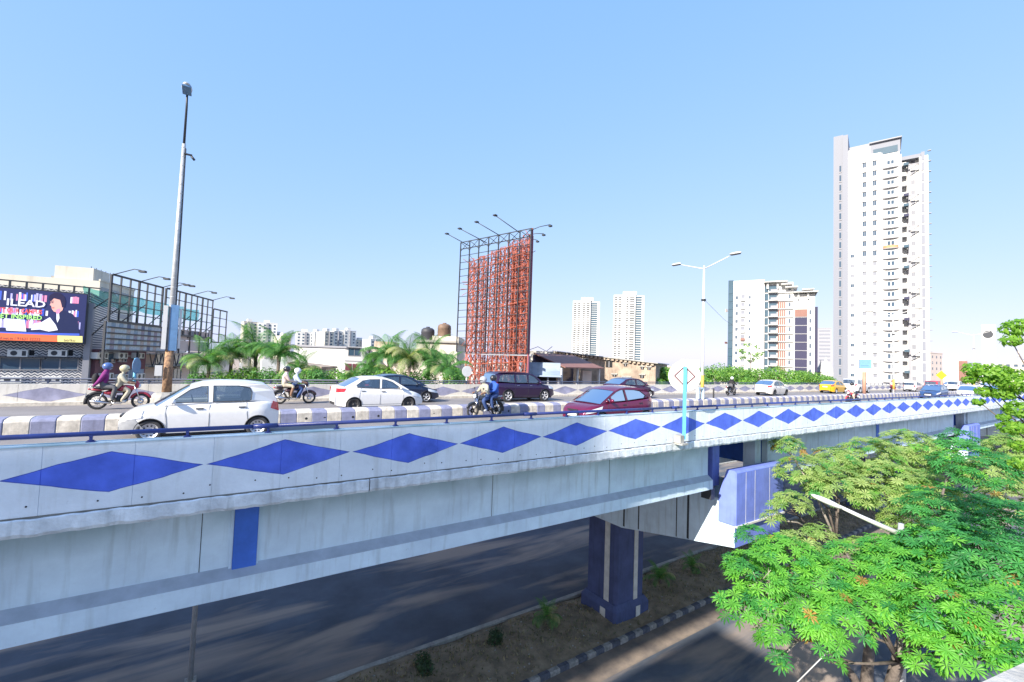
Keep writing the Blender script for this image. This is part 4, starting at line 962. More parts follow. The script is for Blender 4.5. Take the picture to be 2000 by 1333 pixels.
M_['acw'] = mat('ac_white', (.68,.68,.66), .5); M_['tank_b'] = mat('brown_tank', (.20,.13,.09), .7, var=.4, scale=2, streak=.4); M_['tank_k'] = mat('black_tank', (.05,.05,.06), .6, var=.2, scale=2)
M_['door_maroon'] = mat('maroon_shutter', (.16,.04,.06), .6)
M_['pinkwall'] = mat('pale_pink_wall', (.62,.52,.47), .85, var=.12, scale=.5)
# zigzag tile facade
def zig_mat():
    m = mat('zigzag_tile', (.55,.56,.60), .6); N = m.node_tree.nodes; L = m.node_tree.links; b = N['Principled BSDF']
    tc = N.new('ShaderNodeTexCoord'); s = N.new('ShaderNodeSeparateXYZ'); L.new(tc.outputs['Object'], s.inputs[0])
    def M(op, a, b_=None):
        n = N.new('ShaderNodeMath'); n.operation = op
        for i, v in enumerate((a, b_)):
            if v is None: continue
            if hasattr(v, 'links'): L.new(v, n.inputs[i])
            else: n.inputs[i].default_value = v
        return n.outputs[0]
    tri = M('ABSOLUTE', M('SUBTRACT', M('FRACT', M('MULTIPLY', s.outputs[0], 3.2)), .5))
    st = M('FRACT', M('MULTIPLY', M('ADD', s.outputs[2], M('MULTIPLY', tri, .25)), 5.5)); k = M('GREATER_THAN', st, .45)
    mx = N.new('ShaderNodeMix'); mx.data_type = 'RGBA'; L.new(k, mx.inputs[0]); mx.inputs[6].default_value = (.045,.06,.10,1); mx.inputs[7].default_value = (.60,.58,.56,1); L.new(mx.outputs[2], b.inputs['Base Color'])
    return m
M_['zig'] = zig_mat()
def ac(parent, x, z, y=-.3, w=.95, h=.62, dark=False):
    k = ('ac', w, h)
    if k not in _winme:
        b = MB().mat(M_['acw']); b.bb(-w/2,w/2,-.35,.1,-h/2,h/2); b.mat(M_['poledark'])
        b.lathe([(0,-.352),(h*.36,-.352),(h*.36,-.36),(0,-.362)], (-w*.18,0,0), 'y', 12, False); b.bb(w*.22,w*.42,-.358,-.35,-h*.35,h*.35); b.bb(-w/2,w/2,-.3,.1,-h/2-.06,-h/2-.01)
        _winme[k] = b.mesh('air_conditioner')
    return obj('air_conditioner', _winme[k], parent, (x, y, z))

# ---- LED building, facade parallel to the flyover
Yb = 44.0
XL = atY(-160,700,Yb).x; XR = atY(167,700,Yb).x; W_ = XR-XL
def lz(px, py, Y=Yb): return atY(px, py, Y).z
def lx(px, Y=Yb): return atY(px, 640, Y).x-XL
led = thing('tiled_building', 'building clad in zigzag tiles under the advertising screen at the left edge', 'building', (XL, Yb, 0))
ztop = lz(80, 560)
wall = MB(); wall.bb(0, W_, 0, 12, GZ, ztop-.1); wall.build('wall', M_['zig'], led)
bbx('corner_column', 'greylight', led, W_-.1, W_+.25, -.3, .4, GZ, lz(165,592))
for px, w_ in ((46,2.0),(123,1.95)):
    window(led, lx(px), lz(px,711), w_, .88, y=-.02); bbx('lintel', 'poledark', led, lx(px)-1.2, lx(px)+1.2, -.35, 0, lz(px,700), lz(px,699)+.03)
    ac(led, lx(px)-.1, lz(px,690.5), 0, .95, .46)
    ac(led, lx(px)-.3, lz(px,742), 0, .95, .42)
    bbx('ac_recess', 'dark', led, lx(px)-.62, lx(px)+.62, -.03, .02, lz(px,697.5), lz(px,684))
def on_led(px, py, off=.9): P = atY(px, py, Yb-off); return (P.x, P.y, P.z)
M_['ledblack'] = mat('screen_dark', (.018,.02,.05), .5, emit=0); 
def scr(n, c, e=.25):
    m = mat(n, c, .5); b = m.node_tree.nodes['Principled BSDF']; b.inputs['Emission Color'].default_value = lin(c); b.inputs['Emission Strength'].default_value = e; return m
SC = dict(bg=scr('screen_navy',(.02,.025,.10)), white=scr('screen_white',(.75,.76,.85)), orange=scr('screen_orange',(.80,.16,.06)), red=scr('screen_red',(.75,.10,.08)), green=scr('screen_green',(.40,.80,.20)), pink=scr('screen_pink',(.70,.25,.40)), yellow=scr('screen_yellow',(.75,.68,.25)), skin=scr('screen_skin',(.75,.38,.32)), navy=scr('screen_suit',(.012,.018,.07)), hair=scr('screen_hair',(.015,.012,.05)), shelf=scr('screen_shelf',(.03,.03,.09)), lil=scr('screen_lilac',(.45,.42,.75)), blue=scr('screen_blue',(.06,.12,.6)), text=scr('screen_text',(.10,.04,.05)))
Ys = Yb-.9
P0 = atY(-95, 560, Ys); x1 = atY(168, 600, Ys).x; zt_, zb_ = atY(84, 569, Ys).z, atY(84, 667, Ys).z
bd = thing('advertising_screen', 'large advertising screen reading ILEAD above the tiled wall', 'billboard', (P0.x, Ys, 0))
Wd = x1-P0.x
bbx('casing', 'poledark', bd, -.05, Wd+.05, .06, .5, zb_-.12, zt_+.08)
def spoly(name, m, pts, lay=0):
    """flat piece of the picture, points in photo rows/columns measured on the screen's plane"""
    b = MB(); vs = []
    for px, py in pts: q = atY(px, py, Ys); vs.append(Vector((q.x-P0.x, 0, q.z)))
    tri = tessellate_polygon([[Vector((v.x, v.z, 0)) for v in vs]]); b.add([(v.x, .05-.004*lay, v.z) for v in vs], [t[::-1] for t in tri], False); b.mats = [m]
    o = b.build(name, m, pic); return o
pic = obj('picture', (lambda b: (b.bb(0, Wd, .045, .058, zb_, zt_), b.mesh('picture'))[1])(MB()), bd); pic.data.materials.append(SC['bg'])
random.seed(5)
books = [MB(), MB(), MB(), MB()]
cols = ['white','lil','pink','blue']
for sh, (ya, yb_) in enumerate(((568,586),(599,614),(622,640))):
    x = -60
    while x < 155:
        w_ = random.uniform(1.6,4.5)
        if random.random() < .72 and not (90 < x < 133 and sh < 3):
            k = random.choices(range(4), (4,3,3,2))[0]; q0 = atY(x, ya+random.uniform(0,5)+x*.06*(1-sh*.3), Ys); q1 = atY(x+w_, yb_+x*.05*(1-sh*.25), Ys)
            books[k].add([(q0.x-P0.x,.042,q1.z),(q1.x-P0.x,.042,q1.z),(q1.x-P0.x,.042,q0.z),(q0.x-P0.x,.042,q0.z)], [(0,1,2,3)])
        x += w_+.3
for k in range(4): tag(books[k].build('book_spines', SC[cols[k]], pic), kind='stuff')
spoly('jacket', SC['navy'], [(90,650),(104,628),(110,612),(124,606),(142,614),(152,628),(155,652)], 4)
spoly('face', SC['skin'], [(98,587),(103,581),(114,580),(121,585),(124,598),(122,606),(113,613),(109,610),(105,609),(101,604),(100,598),(97,596),(99,592)], 5)
spoly('hair', SC['hair'], [(95,586),(97,577),(106,572),(118,573),(126,580),(128,590),(126,600),(121,601),(119,592),(117,586),(105,583),(99,589)], 6)
spoly('eye_shadow', SC['hair'], [(100,591),(104,590.5),(104,592),(100,592.5)], 7); spoly('brow', SC['hair'], [(99.5,588.5),(105,587.5),(105,588.6),(99.5,589.6)], 7); spoly('mouth', SC['red'], [(101,601),(106,600.5),(105,602.3),(102,602.5)], 7); spoly('neck_shade', SC['pink'], [(109,606),(116,603),(117,611),(112,614),(109,611)], 6)
spoly('collar', SC['white'], [(110,612),(115,612),(116,622),(112,631),(110,624)], 6)
spoly('book', SC['white'], [(60,645),(66,632),(80,630),(97,620),(108,634),(113,645),(95,648),(78,644)], 7)
spoly('laptop', SC['white'], [(8,622),(48,625),(51,648),(12,646)], 7)
spoly('desk', SC['blue'], [(-60,647),(155,652),(155,656),(-60,651)], 8)
def text(s, px, py, hpx, m, lay, parent=None, Y=None, sx=1.0, bold=.0, extrude=0):
    cu = bpy.data.curves.new('t', 'FONT'); cu.body = s; cu.size = 1; cu.offset = bold; cu.resolution_u = 2
    o = bpy.data.objects.new('t', cu); COL.objects.link(o); dg = bpy.context.evaluated_depsgraph_get(); me = bpy.data.meshes.new_from_object(o.evaluated_get(dg)); bpy.data.objects.remove(o)
    q = atY(px, py, Ys); h = (atY(px, py-hpx, Ys).z-q.z)/.7
    me.transform(Matrix(((h*sx,0,0,0),(0,0,-1,0),(0,h,0,0),(0,0,0,1)))); me.materials.clear(); me.materials.append(m); me.name = 'lettering'
    return obj('lettering', me, pic, (q.x-P0.x, .05-.004*lay, q.z))
text('ILEAD', 11, 596, 13, SC['white'], 9, sx=1.12, bold=.02)
text('VISIT OUR CAMPUS', -16, 608, 8.5, SC['red'], 9, sx=.66, bold=.02)
text('GET INSPIRED', -12, 620, 8.5, SC['green'], 9, sx=.88, bold=.02)
spoly('orange_strip', SC['orange'], [(-94,646.5),(112,655.5),(112,668),(-94,662)], 9)
spoly('yellow_strip', SC['yellow'], [(112,655.5),(161,657),(161,669.5),(112,668)], 9)
text('ilead.net.in / 91631 22222', -14, 662.5, 5.5, SC['text'], 11, sx=.80)
text('aerko', 124, 667, 6, SC['text'], 11, sx=.85)
# rooftop rail over the screen
rr = thing('roof_railing', 'thin dark roof railing above the advertising screen', 'railing', (P0.x, Yb-.3, 0))
zr0 = atY(84, 554, Yb-.3).z
bbx('top_bar', 'poledark', rr, 0, Wd+.6, -.04, .04, zr0-.04, zr0+.04)
for i in range(9): bbx('post', 'poledark', rr, i*Wd/8-.05, i*Wd/8+.05, -.05, .05, zt_, zr0)
# ---- side wall with open hoarding frames running away
Bc = Vector((XR+.5, Yb+.3, 0)); az = radians(24.1); dv2 = Vector((sin(az), cos(az), 0)); rz2 = atan2(dv2.y, dv2.x)
def hit(px, Bc=Bc, dv=dv2):
    d = ray(px, 600); a = d.x/d.y; # CAM.x + d.x*k = B.x + dv.x*t
    return (Bc.x - a*Bc.y)/(a*dv.y-dv.x)
def hz_(px, py, Bc=Bc, dv=dv2): P = Bc+dv*hit(px, Bc, dv); return topz(px, py, Vector((P.x,P.y,0)))
mb = thing('maroon_building', 'maroon walled building with window air conditioners behind the two leftmost riders', 'building', (Bc.x, Bc.y, 0), rz2)
tE = hit(292); bbx('wall', 'maroon_wall', mb, .0, tE, .0, 9, GZ, hz_(230,684))
for px, w_, y0, y1 in ((217,1.6,690,710),(246,1.0,698,708)):
    t_ = hit(px); z1, z0 = hz_(px,y0), hz_(px,y1); window(mb, t_, (z1+z0)/2, w_, z1-z0, y=-.02)
for px, py in ((198,695),(212,735),(238,695),(242,737),(272,695),(276,735)): ac(mb, hit(px), hz_(px, py), 0, 1.1, .46)
bbx('shutter', 'bluewall', mb, hit(258), hit(288), -.08, 0, hz_(270,756), hz_(270,722))
w3 = thing('pale_building', 'pale building with balconies behind the open frames, left of the tall lamp', 'building', (Bc.x+dv2.x*tE, Bc.y+dv2.y*tE, 0), rz2)
Lw = hit(425)-tE
bbx('wall', 'pinkwall', w3, .05, Lw, 1.5, 9, GZ, hz_(360,690)); bbx('upper_wall', 'white', w3, .05, Lw, 3, 9, hz_(360,690), hz_(360,655))
for q in (.15,.4,.65,.9):
    window(w3, Lw*q, hz_(360,705), 1.6, 1.5, y=1.5); window(w3, Lw*q, hz_(360,735), 1.4, 1.3, y=1.5)
bbx('balcony_slab', 'conc', w3, .1, Lw, .3, 1.5, hz_(330,716), hz_(330,714))
bbx('balcony_slab', 'conc', w3, .1, Lw*.6, .3, 1.5, hz_(330,694), hz_(330,692))
frames = []
def hoarding(t0, t1, z0, z1, nv, nh, off, label, sheet=None, name='hoarding_frame', bt=.10, braces=True):
    P = Bc+dv2*t0; f = thing(name, label, 'hoarding', (P.x, P.y, 0), rz2); Lh = t1-t0
    me = unit('poledark')
    for i in range(nv+1): obj('upright', me, f, (Lh*i/nv, -off, (z0+z1)/2)).scale = (bt*(1.9 if i % 3 == 0 else .8), bt, z1-z0)
    for j in range(nh+1): obj('rail', me, f, (Lh/2, -off-.06, z0+(z1-z0)*j/nh)).scale = (Lh, .05, bt*(1.5 if j in (0, nh) else .7))
    if braces:
        for i in range(0, nv, 2):
            b = MB(); b.bar((Lh*i/nv, -off, z0), (Lh*(i)/nv, .4, z0-1.5), .08); b.bar((Lh*i/nv, -off, z0+(z1-z0)*.5), (Lh*i/nv, 1.0, z0), .07); tag(b.build('brace', M_['poledark'], f), kind='stuff')
    return f, Lh
z0a, z1a = hz_(186,625), hz_(186,534)
f1, L1 = hoarding(hit(186), hit(293), z0a, z1a, 6, 5, .9, 'tall open dark steel hoarding frame left of the lamp with teal netting behind')
f2, L2 = hoarding(hit(300), hit(397), z0a-.6, hz_(300,562), 8, 5, .9, 'second open dark steel hoarding frame crossed by the tall lamp')
f3, L3 = hoarding(hit(399), hit(427), hz_(400,668), hz_(400,603), 2, 4, .9, 'narrow open hoarding frame at the right end of the row')
tn = thing('netting', 'teal translucent netting hung behind the open hoarding frames', 'netting', (Bc.x+dv2.x*hit(170), Bc.y+dv2.y*hit(170), 0), rz2)
b = MB(); Ln = hit(395)-hit(170); zn0, zn1 = hz_(215,598), hz_(215,568)
b.grid(lambda u, v: (Ln*u, .3+.12*sin(u*31)+.05*sin(v*9+u*50), zn0+(zn1-zn0)*v-.3*sin(pi*((u*5) % 1))*.4), 60, 6); b.build('net', M_['tealnet'], tn)
# lower sheeted board with faded strips
lb_ = thing('faded_hoarding', 'faded patchwork hoarding with dark horizontal bars below the open frame', 'hoarding', (Bc.x+dv2.x*hit(177), Bc.y+dv2.y*hit(177), 0), rz2)
Lb = hit(306)-hit(177); zb0, zb1 = hz_(178,683), hz_(178,626)
sheets = [mat('faded_sheet', c, .8, var=.25, scale=2) for c in ((.60,.62,.66),(.20,.22,.33),(.55,.45,.42),(.35,.42,.52),(.42,.34,.40))]
ums = []
for m in sheets: b = MB(); b.box((0,0,0),(1,1,1)); me = b.mesh('sheet'); me.materials.append(m); ums.append(me)
ncol = 18
for i in range(ncol):
    for j in range(5):
        o = obj('sheet', ums[(0 if (i % 2 == 0 and i not in (5,)) else random.choice((1,2,3,4,0)))], lb_, (Lb*(i+.5)/ncol, -1.1, zb0+(zb1-zb0)*(j+.5)/5)); o.scale = (Lb/ncol*.96, .04, (zb1-zb0)/5*.97)
for j in range(6): blk('rail', 'poledark', lb_, (Lb/2, -1.16, zb0+(zb1-zb0)*j/5), (Lb, .06, .10))
for q in (0, .5, 1): blk('upright', 'poledark', lb_, (Lb*q, -1.0, (zb0+zb1)/2-.6), (.14,.14,(zb1-zb0)+1.2))
b = MB()
P1_ = hit(310); 
for i in range(5): b.bar((Lb*.7+i*.9, -1, zb0-.2), (Lb*.7+(i+.5)*.9, -1, zb0-1.3), .07); b.bar((Lb*.7+(i+.5)*.9, -1, zb0-1.3), (Lb*.7+(i+1)*.9, -1, zb0-.2), .07)
b.bar((Lb*.7,-1,zb0-1.3),(Lb*.7+5,-1,zb0-1.3),.07); tag(b.build('truss', M_['poledark'], lb_), kind='stuff')
pb = thing('blank_hoarding', 'blank greyish pink hoarding panels behind the tall lamp cabinet', 'hoarding', (Bc.x+dv2.x*hit(312), Bc.y+dv2.y*hit(312), 0), rz2)
Lp = hit(395)-hit(312)
for i in range(4):
    for j in range(2): 
        z_a, z_b = hz_(350,686), hz_(350,644); bbx('panel', 'pinkwall' if (i+j) % 3 else 'greylight', pb, Lp*i/4+.03, Lp*(i+1)/4-.03, -.75, -.7, z_a+(z_b-z_a)*j/2+.03, z_a+(z_b-z_a)*(j+1)/2-.03)
for i in range(5): blk('upright', 'poledark', pb, (Lp*i/4, -.82, hz_(350,665)), (.1,.1,hz_(350,640)-hz_(350,690)))
# small spotlight arms on the frames
for (fr_, L_, zt2) in ((f1, L1, z1a),(f2, L2, hz_(300,562))):
    for q in (.02,.5,.97):
        b = MB(); b.tube([(L_*q,-.9,zt2),(L_*q-.3,-2.4,zt2+.45),(L_*q-.35,-2.9,zt2+.38)], .035, 5); b.box((L_*q-.35,-3.0,zt2+.3),(.3,.4,.14)); b.build('spotlight_arm', M_['poledark'], fr_)

def simple_block(pxA, DA, pxB, DB, py, depth, name, label, m='white', z0=GZ, cat='building', group=None, roof=True, pyx=None):
    t, L_, A, B = frame_at(pxA, DA, pxB, DB, name, label, cat, group); zt = topz(pyx or pxA, py, A)
    bbx('wall', m, t, 0, L_, 0, depth, z0, zt)
    if roof: bbx('roof_parapet', m, t, -.15, L_+.15, -.15, .25, zt, zt+.5)
    return t, L_, zt
def rows(t, L_, zt, n, cols, w, h, fh, y=0, x0=None, x1=None, frame='wframe', glass='win', sill=True, top=1.2, name='window'):
    x0 = 0 if x0 is None else x0; x1 = L_ if x1 is None else x1
    for i in range(n):
        for j in range(cols):
            window(t, x0+(x1-x0)*(j+.5)/cols, zt-top-h/2-i*fh, w, h, frame, glass, y, name, sill)
# ---- big white hospital-like block behind the hoardings
t, L_, zt = simple_block(88, 118, 184, 118, 541, 26, 'white_block', 'large white institutional block rising behind the advertising screen', 'cream_wall')
rows(t, L_, zt, 5, 12, .9, 1.3, 3.1, glass='win', frame='greylight')
b2 = bbx('penthouse', 'cream_wall', t, 3, L_-1, 3, 20, zt, zt+2.2)
t2, L2_, zt2 = simple_block(184, 117, 253, 135, 548, 20, 'white_block', 'bluish grey wing of the institutional block behind the open hoarding frame', 'cream_wall', pyx=184)
zt2 = zt+.6
for i in range(7): bbx('window_band', 'blueglass', t2, .8, L2_-.8, -.05, .02, zt-2.2-i*3.1-.6, zt-2.2-i*3.1+.6)
bbx('lift_tower', 'cream_wall', t2, 1, 9, 2, 10, zt2-8, zt+3.2)
for q in range(5): 
    b = MB(); b.bar((2+q*2.4, 3, zt+1), (2+q*2.4, 3, zt+3.8), .12); b.build('mast', M_['poledark'], t2)
# ---- far white housing towers
random.seed(11)
housing = 'far white housing blocks on the skyline'
spec = [(472,500,628,'tallest far white housing block above the left palms'),(499,538,630,'second far white block joined to the tallest above the palms'),(524,545,648,'lower pale block right of the tallest far housing'),(546,566,656,'small far pale block at the right of the first far group'),
        (577,612,648,'far white block at the left end of the middle housing row'),(612,630,649,'narrow far white block second in the middle housing row'),(632,650,648,'far white block third in the middle housing row'),(650,668,647,'far white block fourth in the middle housing row'),(670,693,646,'far white block at the right end of the middle housing row'),(693,716,665,'low far pale building right of the middle housing row'),(722,742,663,'small far brownish building behind the second palms')]
for i, (a, c, py, lbl) in enumerate(spec):
    D = 430+random.uniform(-20,40); t, L_, zt = simple_block(a, D, c, D+8, py, 14, 'housing_block', lbl, 'white' if i % 3 else 'cream_wall', group=housing)
    bbx('stair_head', 'white', t, L_*.3, L_*.6, 2, 8, zt, zt+3)
    nf = 7 if i < 3 else 4
    for k in range(nf):
        for q in range(max(2, int(L_/3.6))):
            nq = max(2, int(L_/3.6)); bbx('window', 'win', t, L_*(q+.28)/nq, L_*(q+.68)/nq, -.12, .03, zt-1.6-k*3.1-1.5, zt-1.6-k*3.1)
    bbx('grey_bay', 'greylight', t, L_*.44, L_*.56, -1.2, 0, GZ, zt)  # projecting bay in plain light grey
# ---- bright white shed with maroon shutters
t, L_, zt = simple_block(573, 62, 674, 62, 677, 14, 'white_shed', 'blank bright white shed between the two palm clumps', 'white', roof=False)
bbx('roof_edge', 'greylight', t, -.2, L_+.2, -.2, 14, zt, zt+.25)
t, L_, zt = simple_block(674.5, 62, 712, 63, 677, 12, 'shuttered_building', 'white building with one window above two maroon shutters right of the white shed', 'white', roof=False)
window(t, L_*.45, topz(690,688,Vector(t.location)), 1.6, 1.1)
for q in (.02, .40): bbx('shutter', 'door_maroon', t, L_*q, L_*(q+.32), -.06, .02, topz(690,724,Vector(t.location)), topz(690,711,Vector(t.location)))
for k in range(4): bbx('moulding', 'greylight', t, 0, L_, -.05, .0, zt-2-k*.5, zt-1.93-k*.5)
t, L_, A, B = frame_at(575, 50, 640, 50, 'lean_to_roof', 'low dark sloping sheet roof in front of the white shed', 'roof')
zz = topz(575, 708, A); z2 = topz(640, 716, A)
b = MB(); b.prism([(0,zz-.2),(L_,z2-.2),(L_,z2),(0,zz)], -1.5, 3, 'y'); b.build('roof_sheet', M_['ruin'], t); bbx('wall', 'pinkwall', t, .1, L_-.1, 0, 2.8, GZ, z2-.22)
# ---- building with the two water tanks
t, L_, zt = simple_block(812, 58, 892, 58, 668, 10, 'beige_building', 'beige building carrying two water tanks left of the red steel hoarding', 'cream_wall', roof=False)
bbx('roof_slab', 'conc', t, -.2, L_+.2, -.3, 10, zt, zt+.3)
window(t, L_*.75, zt-2, 1.2, .9); window(t, L_*.88, zt-3.6, 1.4, 1.1); bbx('roof_step', 'cream_wall', t, L_*.35, L_, 1, 9, zt+.3, zt+.9)
for i, (px, mm, lbl) in enumerate(((835,'tank_k','black water tank, left of the two on the beige roof'),(867,'tank_b','brown stained water tank, right of the two on the beige roof'))):
    P = atD(px, 667, 61); zz = zt+.3+(.6 if i == 1 else .0); tk = thing('water_tank', lbl, 'water tank', (P.x,P.y,zz))
    b = MB(); b.lathe([(0,0),(.9,0),(.92,.15),(.88,.5),(.92,.55),(.88,1.0),(.92,1.05),(.86,1.5),(.6,1.72),(.25,1.78),(.25,1.9),(0,1.92)], (0,0,0), 'z', 16); b.build('body', M_[mm], tk)
P = atD(742, 668, 75); t, L_, zt = simple_block(722, 72, 815, 72, 682, 8, 'low_building', 'low pinkish building behind the second palm clump', 'pinkwall', roof=False)
for q in (.2,.5,.8): window(t, L_*q, zt-1.5, 1.3, 1.1)
bbx('roof_room', 'ruin', t, .3, 3.4, 1, 5, zt, zt+1.3); bbx('roof_beam', 'conc', t, 0, L_, -.1, .1, zt+.1, zt+.3)

# ---- red steel hoarding
N_ = atD(1031, 650, 46); F_ = atD(893, 650, 52.6); dN = Vector((F_.x-N_.x, F_.y-N_.y, 0)); Lr = dN.length; rzr = atan2(dN.y, dN.x)
zt = topz(1033, 446, Vector((N_.x,N_.y,0))); zlo = topz(1033, 690, Vector((N_.x,N_.y,0)))
rh = thing('steel_hoarding', 'towering bare hoarding of tangled rust red steel trusses with spotlight arms', 'hoarding', (N_.x,N_.y,0), rzr)
# black outer frame (face toward the viewer's left)
nvx = 7
for i in range(nvx+1): blk('upright', 'poledark', rh, (Lr*i/nvx, 0, (zt+zlo)/2+(0 if i < nvx else 0)), (.10,.10,zt-zlo))
for j in range(17): blk('rail', 'poledark', rh, (Lr/2, -.08, zlo+(zt-zlo)*j/16), (Lr,.05,.06 if j not in (15,16) else .1))
sgn = -1 if (Vector((-dN.y, dN.x, 0)).dot(CAM-N_) > 0) else 1     # local y that points away from the viewer
for i in range(nvx):
    b = MB(); b.bar((Lr*i/nvx,0,zt),(Lr*(i+1)/nvx,0,zt-1.1),.06); b.bar((Lr*i/nvx,0,zt-1.1),(Lr*(i+1)/nvx,0,zt),.06); tag(b.build('cross_brace', M_['poledark'], rh), kind='stuff')
random.seed(3)
def truss(x, y, z0, z1, wd, par, m, t=.07):
    b = MB(); n = max(3, int((z1-z0)/1.0)); c = [(x-wd/2,y-wd/2),(x+wd/2,y-wd/2),(x+wd/2,y+wd/2),(x-wd/2,y+wd/2)]
    for px_, py_ in c: b.bar((px_,py_,z0),(px_,py_,z1), t*1.3)
    for k in range(n):
        za, zb2 = z0+(z1-z0)*k/n, z0+(z1-z0)*(k+1)/n
        for q in range(4):
            a_, c_ = c[q], c[(q+1) % 4]
            if k % 2: a_, c_ = c_, a_
            b.bar((a_[0],a_[1],za),(c_[0],c_[1],zb2), t*.8); 
            if q % 2 == 0: b.bar((a_[0],a_[1],zb2),(c_[0],c_[1],zb2), t*.7)
    return tag(b.build('lattice_truss', m, par), kind='stuff')
rnd0 = random.Random(3)
def wl(P):  # world -> local
    v = Vector(P)-Vector((N_.x,N_.y,0)); c_, s_ = cos(-rzr), sin(-rzr); return Vector((v.x*c_-v.y*s_, v.x*s_+v.y*c_, v.z))
def rtop(px): return 457+max(0, 1028-px)*.40
def fdep(px): return 46+(1031-px)/(1031-893)*6.6
for px in (922,942,962,980,997,1011,1023):
    for j, e in enumerate((.8,3.2,5.8)):
        D_ = fdep(px)+e
        if D_ > 60: continue
        P = atD(px+rnd0.uniform(-3,3), 650, D_); q = wl((P.x,P.y,0)); z_ = topz(px, rtop(px)+rnd0.uniform(0,14)+j*7, Vector((P.x,P.y,0)))
        truss(q.x, q.y, GZ, z_, .75, rh, M_['steelrust'])
b = MB()
for k in range(230):
    px = rnd0.uniform(914,1026); D_ = min(59, fdep(px)+rnd0.uniform(.4,7)); py = rnd0.uniform(rtop(px)+10, 742); P = atD(px,py,D_); q = wl(P)
    q2 = wl(atD(px+rnd0.choice((-1,1))*rnd0.uniform(5,24), py+rnd0.choice((0,0,12,-12,18)), D_+rnd0.uniform(-.8,.8))); b.bar(q, q2, .05)
tag(b.build('brace_tangle', M_['steelrust'], rh), kind='stuff')
b = MB()
for k in range(12):
    for e in (.4, 4.5):
        pts = []
        for px in (916, 1027):
            r0 = rtop(px)+12; py = r0+(742-r0)*k/11.5; pts.append(wl(atD(px, py, min(60, fdep(px)+e))))
        b.bar(pts[0], pts[1], .08)
    r0 = rtop(1028); py = r0+(742-r0)*k/11.5; b.bar(wl(atD(1031,py,46.3)), wl(atD(1027,py-6,59)), .08)
tag(b.build('ledger', M_['steelrust'], rh), kind='stuff')
for px, D_ in ((1033,46.3),(1031,52),(1028,59)):
    P = atD(px,650,D_); q = wl((P.x,P.y,0)); zt3 = topz(px, 446 if D_ < 50 else 458, Vector((P.x,P.y,0))); blk('upright', 'steelrust', rh, (q.x, q.y, (GZ+zt3)/2), (.15,.15,zt3-GZ))
q0, q1 = wl(atD(1035,650,46.2)), wl(atD(1031.5,650,50))
b = MB(); b.add([(q0.x,q0.y,zlo-2),(q1.x,q1.y,zlo-2),(q1.x,q1.y,zt-.3),(q0.x,q0.y,zt-.1),(q0.x+.1,q0.y+.1,zlo-2),(q1.x+.1,q1.y+.1,zlo-2),(q1.x+.1,q1.y+.1,zt-.3),(q0.x+.1,q0.y+.1,zt-.1)], [(0,1,2,3),(7,6,5,4),(0,4,5,1),(1,5,6,2),(2,6,7,3),(3,7,4,0)]); b.build('side_sheet', mat('dusky_sheet', (.20,.07,.12), .8), rh)
for px, py, rx, ry in ((873,457,917,481),(898,447,951,475),(931,434,977,461),(967,421,1015,455)):
    D = fdep(rx); root_ = wl(atD(rx, ry, D)); tip = wl(atD(px, py, D-.5))
    b = MB(); b.tube([root_, tip], .045, 5); b.box(tip, (.35,.35,.12)); b.build('spotlight_arm', M_['poledark'], rh)
for px, py, y_ in ((1075,439,0),(1062,457,2),(1050,470,4)):
    root_ = wl(atD(1033-y_*.8, 452+y_*4, 46.5+y_*2)); tip = wl(atD(px, py, 46+y_*2)); b = MB(); b.tube([root_, (root_+tip)/2+Vector((0,0,.12)), tip], .04, 5); b.box(tip-Vector((0,0,.15)), (.3,.3,.16)); b.build('spotlight_arm', M_['poledark'], rh)
# white pipe bridge low on the hoarding
bbx('walkway', 'greylight', rh, -.3, Lr*.9, -.5, -.3, zlo-.3, zlo-.1)

# ---- old warehouse and sheds
t, L_, A, B = frame_at(1085, 62, 1281, 56.5, 'warehouse', 'long derelict ochre warehouse with small dark windows right of the red hoarding', 'building')
zt = topz(1085, 687, A); zt_b = topz(1281, 711, B)
b = MB(); b.prism([(0,GZ),(L_,GZ),(L_,zt_b),(0,zt)], 0, 14, 'y'); b.build('wall', M_['ruin'], t)
b = MB(); b.prism([(-.3,zt),(L_+.3,zt_b),(L_+.3,zt_b+.12),(-.3,zt+.12)], -.5, 14, 'y'); b.build('roof_edge', M_['conc'], t)
for k in range(24):   # plaster fallen from the eaves: real uneven stubs
    zc_ = zt+(zt_b-zt)*(k+.6)/24; bbx('broken_cornice', 'ruin', t, L_*k/24, L_*(k+.6)/24, -.35, 0, zc_-.18-.12*random.random(), zc_-.02)
def wt(px): 
    d = ray(px, 700); a = d.x/d.y; dd = (B-A).normalized(); return (A.x-a*A.y)/(a*dd.y-dd.x)
for px, y0, y1, w_ in ((1101,701,708,.9),(1142,702,712,.8),(1190,704,718,.85),(1222,711,716,.4),(1255,717,722,.4),(1268,718,723,.4),(1255,733,739,.5),(1225,737,742,.9),(1201,732,736,.5)):
    q = wt(px); P = A+(B-A).normalized()*q; z1, z0 = topz(px,y0,Vector((P.x,P.y,0))), topz(px,y1,Vector((P.x,P.y,0)))
    bbx('opening', 'dark', t, q-w_/2, q+w_/2, -.04, .01, z0, z1); bbx('window_bar', 'wframe', t, q-.05, q+.05, -.08, -.03, z0, z1); bbx('lintel', 'conc', t, q-w_/2-.15, q+w_/2+.15, -.14, 0, z1, z1+.15)
t, L_, zt = simple_block(1022, 63, 1086, 63, 692, 12, 'low_ochre_building', 'low cream building end between the red hoarding and the warehouse', 'cream_wall')
window(t, L_*.45, zt-1.4, 1.8, .9); window(t, L_*.85, zt-1.4, 1.2, .9)
b = MB(); b.tube([(.5,0,zt+.5),(2,0,zt+1.1),(3.2,0,zt+.5),(4,0,zt+1.2)], .04, 4); b.build('roof_pipe', M_['poledark'], t)
